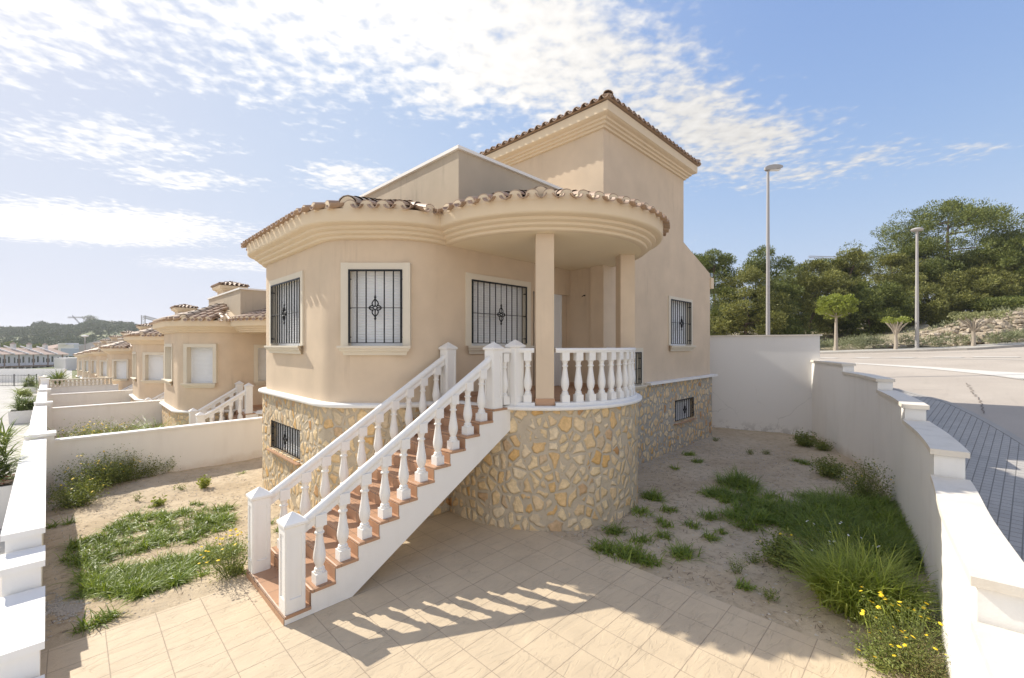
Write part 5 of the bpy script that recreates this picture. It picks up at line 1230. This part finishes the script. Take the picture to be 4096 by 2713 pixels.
# pylon
P0=at(326,420); zb=hz_(326,420)-1; zt_=CH+(HY-1262)/FX*420; py=thing('power_pylon',P0+(zb,),'forked lattice power pylon standing on the hill','pylon')
ax=Vector((CA,-SA,0)); c=Vector(P0+(0,)); m=MB(); zw=CH+(HY-1298)/FX*420; H2=Vector((0,0,1)); r=.28
wst=[c+ax*-1.6+H2*zw,c+ax*1.6+H2*zw]; ft=[c+ax*-3.2+H2*zb,c+ax*3.2+H2*zb]; hd=[c+ax*-8+H2*(zt_-2),c+ax*8+H2*(zt_-2)]
for k in(0,1):
    s_=-1 if k==0 else 1
    for off in(0,1): m.tube([ft[k]-ax*s_*off*1.,wst[k]-ax*s_*off*1.2],r,4); m.tube([wst[k]-ax*s_*off*1.4,hd[k]-ax*s_*off*1.3,hd[k]+ax*s_*1.+H2*2.2],r,4)
    for q in range(6):
        m.tube([wst[k].lerp(hd[k],q/6),(wst[k]-ax*s_*1.4).lerp(hd[k]-ax*s_*1.3,(q+1)/6)],r*.7,4); m.tube([ft[0 if q%2 else 1].lerp(wst[0 if q%2 else 1],q/6),ft[1 if q%2 else 0].lerp(wst[1 if q%2 else 0],(q+1)/6)],r*.7,4)
m.build('mast','steel',py,smooth=False)
m=MB(); lattice(m,hd[0]-ax*5,hd[1]+ax*5,1.0,14,.2); m.build('cross_arm','steel',py,smooth=False)
crane('tower crane with a sloping jib rising behind the villa roofs',at(573,150)+(0,),at(573,150,1262),at(577,150,1268),at(705,150,1302),1.0,.09)

hzb=MB().bx(-3010,3010,-3010,3010,-15.,60); hzo=tag(hzb.build('haze','pine',loc=(0,0,0),smooth=False),kind='stuff'); hm=D.materials.new('haze'); hm.use_nodes=True; hn=hm.node_tree.nodes; hn.clear()
ho=hn.new('ShaderNodeOutputMaterial'); hv=hn.new('ShaderNodeVolumePrincipled'); hv.inputs['Color'].default_value=(.93,.95,1,1); hv.inputs['Density'].default_value=.00035; hv.inputs['Anisotropy'].default_value=.3; hm.node_tree.links.new(hv.outputs[0],ho.inputs['Volume']); hzo.data.materials.clear(); hzo.data.materials.append(hm)
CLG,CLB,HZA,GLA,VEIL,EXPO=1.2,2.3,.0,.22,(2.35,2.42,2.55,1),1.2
# ---------------------------------------------------------------- camera, sun, sky
cam=D.cameras.new('Camera'); co=D.objects.new('Camera',cam); COL.objects.link(co); SC.camera=co
co.location=(0,0,CH); co.rotation_euler=(R(90),0,math.atan2(CA,SA)-PI/2); cam.lens=36*FX/4096; cam.sensor_width=36; cam.sensor_fit='HORIZONTAL'
cam.shift_y=(HY-1356.5)/4096; cam.clip_start=.05; cam.clip_end=9000
SUN=Vector((-.285,.96,.0)); SUN.normalize(); EL=R(41); SUN=Vector((SUN.x*math.cos(EL),SUN.y*math.cos(EL),math.sin(EL)))
sl=D.lights.new('Sun','SUN'); so=D.objects.new('Sun',sl); COL.objects.link(so); sl.energy=2.45; sl.angle=R(.5); sl.color=(1,.94,.84)
so.rotation_euler=(-SUN).to_track_quat('-Z','Y').to_euler(); so.location=(0,0,50)
w=D.worlds.new('World'); SC.world=w; w.use_nodes=True; t=w.node_tree; n=t.nodes; l=t.links; n.clear()
def N(ty,**k):
    x=n.new(ty)
    for a,b in k.items(): setattr(x,a,b)
    return x
def mth(op,a,b=None,c=None):
    m=N('ShaderNodeMath',operation=op)
    for i,v in enumerate((a,b,c)):
        if v is None: continue
        if hasattr(v,'is_linked'): l.new(v,m.inputs[i])
        else: m.inputs[i].default_value=v
    return m.outputs[0]
def sstep(x,a,b):
    m=N('ShaderNodeMapRange',interpolation_type='SMOOTHSTEP'); l.new(x,m.inputs[0]); m.inputs[1].default_value=a; m.inputs[2].default_value=b; m.inputs[3].default_value=0; m.inputs[4].default_value=1; return m.outputs[0]
sky=N('ShaderNodeTexSky',sky_type='NISHITA'); sky.sun_disc=False; sky.sun_elevation=EL; sky.sun_rotation=math.atan2(SUN.x,SUN.y)
sky.air_density=1.0; sky.dust_density=.4; sky.ozone_density=2.5; sky.altitude=50
tc=N('ShaderNodeTexCoord'); sp=N('ShaderNodeSeparateXYZ'); l.new(tc.outputs['Generated'],sp.inputs[0])
k=mth('MAXIMUM',sp.outputs[2],.02)
# cloud-layer coordinates: r to the south-east, f to the north-east
rr=mth('DIVIDE',mth('SUBTRACT',mth('MULTIPLY',sp.outputs[0],CA),mth('MULTIPLY',sp.outputs[1],SA)),k)
ff=mth('DIVIDE',mth('ADD',mth('MULTIPLY',sp.outputs[0],SA),mth('MULTIPLY',sp.outputs[1],CA)),k)
cv=N('ShaderNodeCombineXYZ'); l.new(rr,cv.inputs[0]); l.new(ff,cv.inputs[1])
def nz(s,d,r=.55,dist=0,sc=(1,1,1)):
    mp=N('ShaderNodeMapping'); mp.inputs['Scale'].default_value=sc; l.new(cv.outputs[0],mp.inputs[0])
    x=N('ShaderNodeTexNoise'); x.inputs['Scale'].default_value=s; x.inputs['Detail'].default_value=d; x.inputs['Roughness'].default_value=r; x.inputs['Distortion'].default_value=dist; l.new(mp.outputs[0],x.inputs['Vector']); return x.outputs['Fac']
big=nz(1.1,4,.5); mid=nz(3.0,4,.6,.2); cell=nz(14,3,.5,.15); fine=nz(30,6,.6,.2)
wob=mth('MULTIPLY',mth('SUBTRACT',big,.5),1.3)
m1=sstep(mth('ADD',mth('SUBTRACT',mth('ADD',mth('MULTIPLY',rr,.33),2.2),ff),wob),-.45,.75)
m2=sstep(mth('ADD',mth('SUBTRACT',mth('ADD',mth('MULTIPLY',mth('SUBTRACT',ff,1.25),1.3),.62),rr),wob),-.35,.8)
fill_bk=sstep(mth('MULTIPLY',ff,-1.),.1,1.); deck=mth('MAXIMUM',mth('MULTIPLY',m1,m2),mth('MULTIPLY',fill_bk,.8))  # unseen cloud cover behind the camera, added to raise the fill light
def blob(cr,cf,ar,af,amp):
    x=mth('DIVIDE',mth('SUBTRACT',rr,cr),ar); y=mth('DIVIDE',mth('SUBTRACT',ff,cf),af)
    q=mth('ADD',mth('MULTIPLY',x,x),mth('MULTIPLY',y,y)); return mth('MULTIPLY',mth('MAXIMUM',mth('SUBTRACT',1.,q),0.),amp)
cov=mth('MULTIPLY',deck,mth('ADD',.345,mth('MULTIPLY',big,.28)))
for a in((-3.7,3.65,1.9,1.0,.56),(-1.95,2.62,.6,.3,.36),(-.97,2.6,.5,.36,.38),(-3.5,5.4,1.6,.8,.33),(2.0,2.3,.8,.35,.25),(-2.1,2.1,1.0,.5,.3),(1.4,3.9,1.,.5,.12)): cov=mth('MAXIMUM',cov,blob(*a))
nn=mth('ADD',mth('ADD',mth('ADD',mth('MULTIPLY',mid,.5),mth('MULTIPLY',cell,.62)),mth('MULTIPLY',fine,.22)),cov)
alpha=sstep(nn,.83,1.16)
alpha=mth('MULTIPLY',alpha,sstep(sp.outputs[2],.03,.12))
sunv=N('ShaderNodeVectorMath',operation='DOT_PRODUCT'); nv=N('ShaderNodeVectorMath',operation='NORMALIZE'); l.new(tc.outputs['Generated'],nv.inputs[0]); l.new(nv.outputs[0],sunv.inputs[0]); sunv.inputs[1].default_value=tuple(SUN)
glow=sstep(sunv.outputs['Value'],.25,1.)
SHO=((.86,2.3),(.86,2.38),(1.18,2.75)); SKS=.15
cb=mth('ADD',mth('ADD',mth('MULTIPLY',glow,CLG),mth('MULTIPLY',fill_bk,.6)),mth('ADD',CLB,mth('MULTIPLY',mth('SUBTRACT',cell,.5),CLB*.55)))  # added clouds behind the camera get extra brightness as fill
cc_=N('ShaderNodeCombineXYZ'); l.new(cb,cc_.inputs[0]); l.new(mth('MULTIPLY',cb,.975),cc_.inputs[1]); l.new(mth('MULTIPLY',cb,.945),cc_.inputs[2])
# thin bright veil near the sun and the horizon
hz=mth('MULTIPLY',sstep(mth('MULTIPLY',sp.outputs[2],-1.),-.45,.0),HZA)
veil=mth('MINIMUM',mth('ADD',mth('MULTIPLY',glow,GLA),hz),.9)
sc_=N('ShaderNodeSeparateColor'); l.new(sky.outputs[0],sc_.inputs[0]); cm=N('ShaderNodeCombineColor')
# soft shoulder so that the bright horizon keeps its colour
for i,(g_,M_) in enumerate(SHO):
    c_=mth('MULTIPLY',sc_.outputs[i],g_); q_=mth('POWER',mth('ADD',1.,mth('POWER',mth('DIVIDE',c_,M_),2.)),.5); l.new(mth('DIVIDE',c_,q_),cm.inputs[i])
vx=N('ShaderNodeMix',data_type='RGBA'); l.new(veil,vx.inputs[0]); l.new(cm.outputs[0],vx.inputs[6]); vx.inputs[7].default_value=VEIL
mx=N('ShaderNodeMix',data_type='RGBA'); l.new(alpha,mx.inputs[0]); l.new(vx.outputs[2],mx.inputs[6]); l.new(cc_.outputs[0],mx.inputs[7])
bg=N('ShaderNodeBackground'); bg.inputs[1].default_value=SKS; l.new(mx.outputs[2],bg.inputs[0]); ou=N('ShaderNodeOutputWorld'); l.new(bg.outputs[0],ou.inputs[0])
vs=SC.view_settings; SC.display_settings.display_device='sRGB'; vs.view_transform='Standard'; vs.look='None'; vs.gamma=1; vs.exposure=EXPO
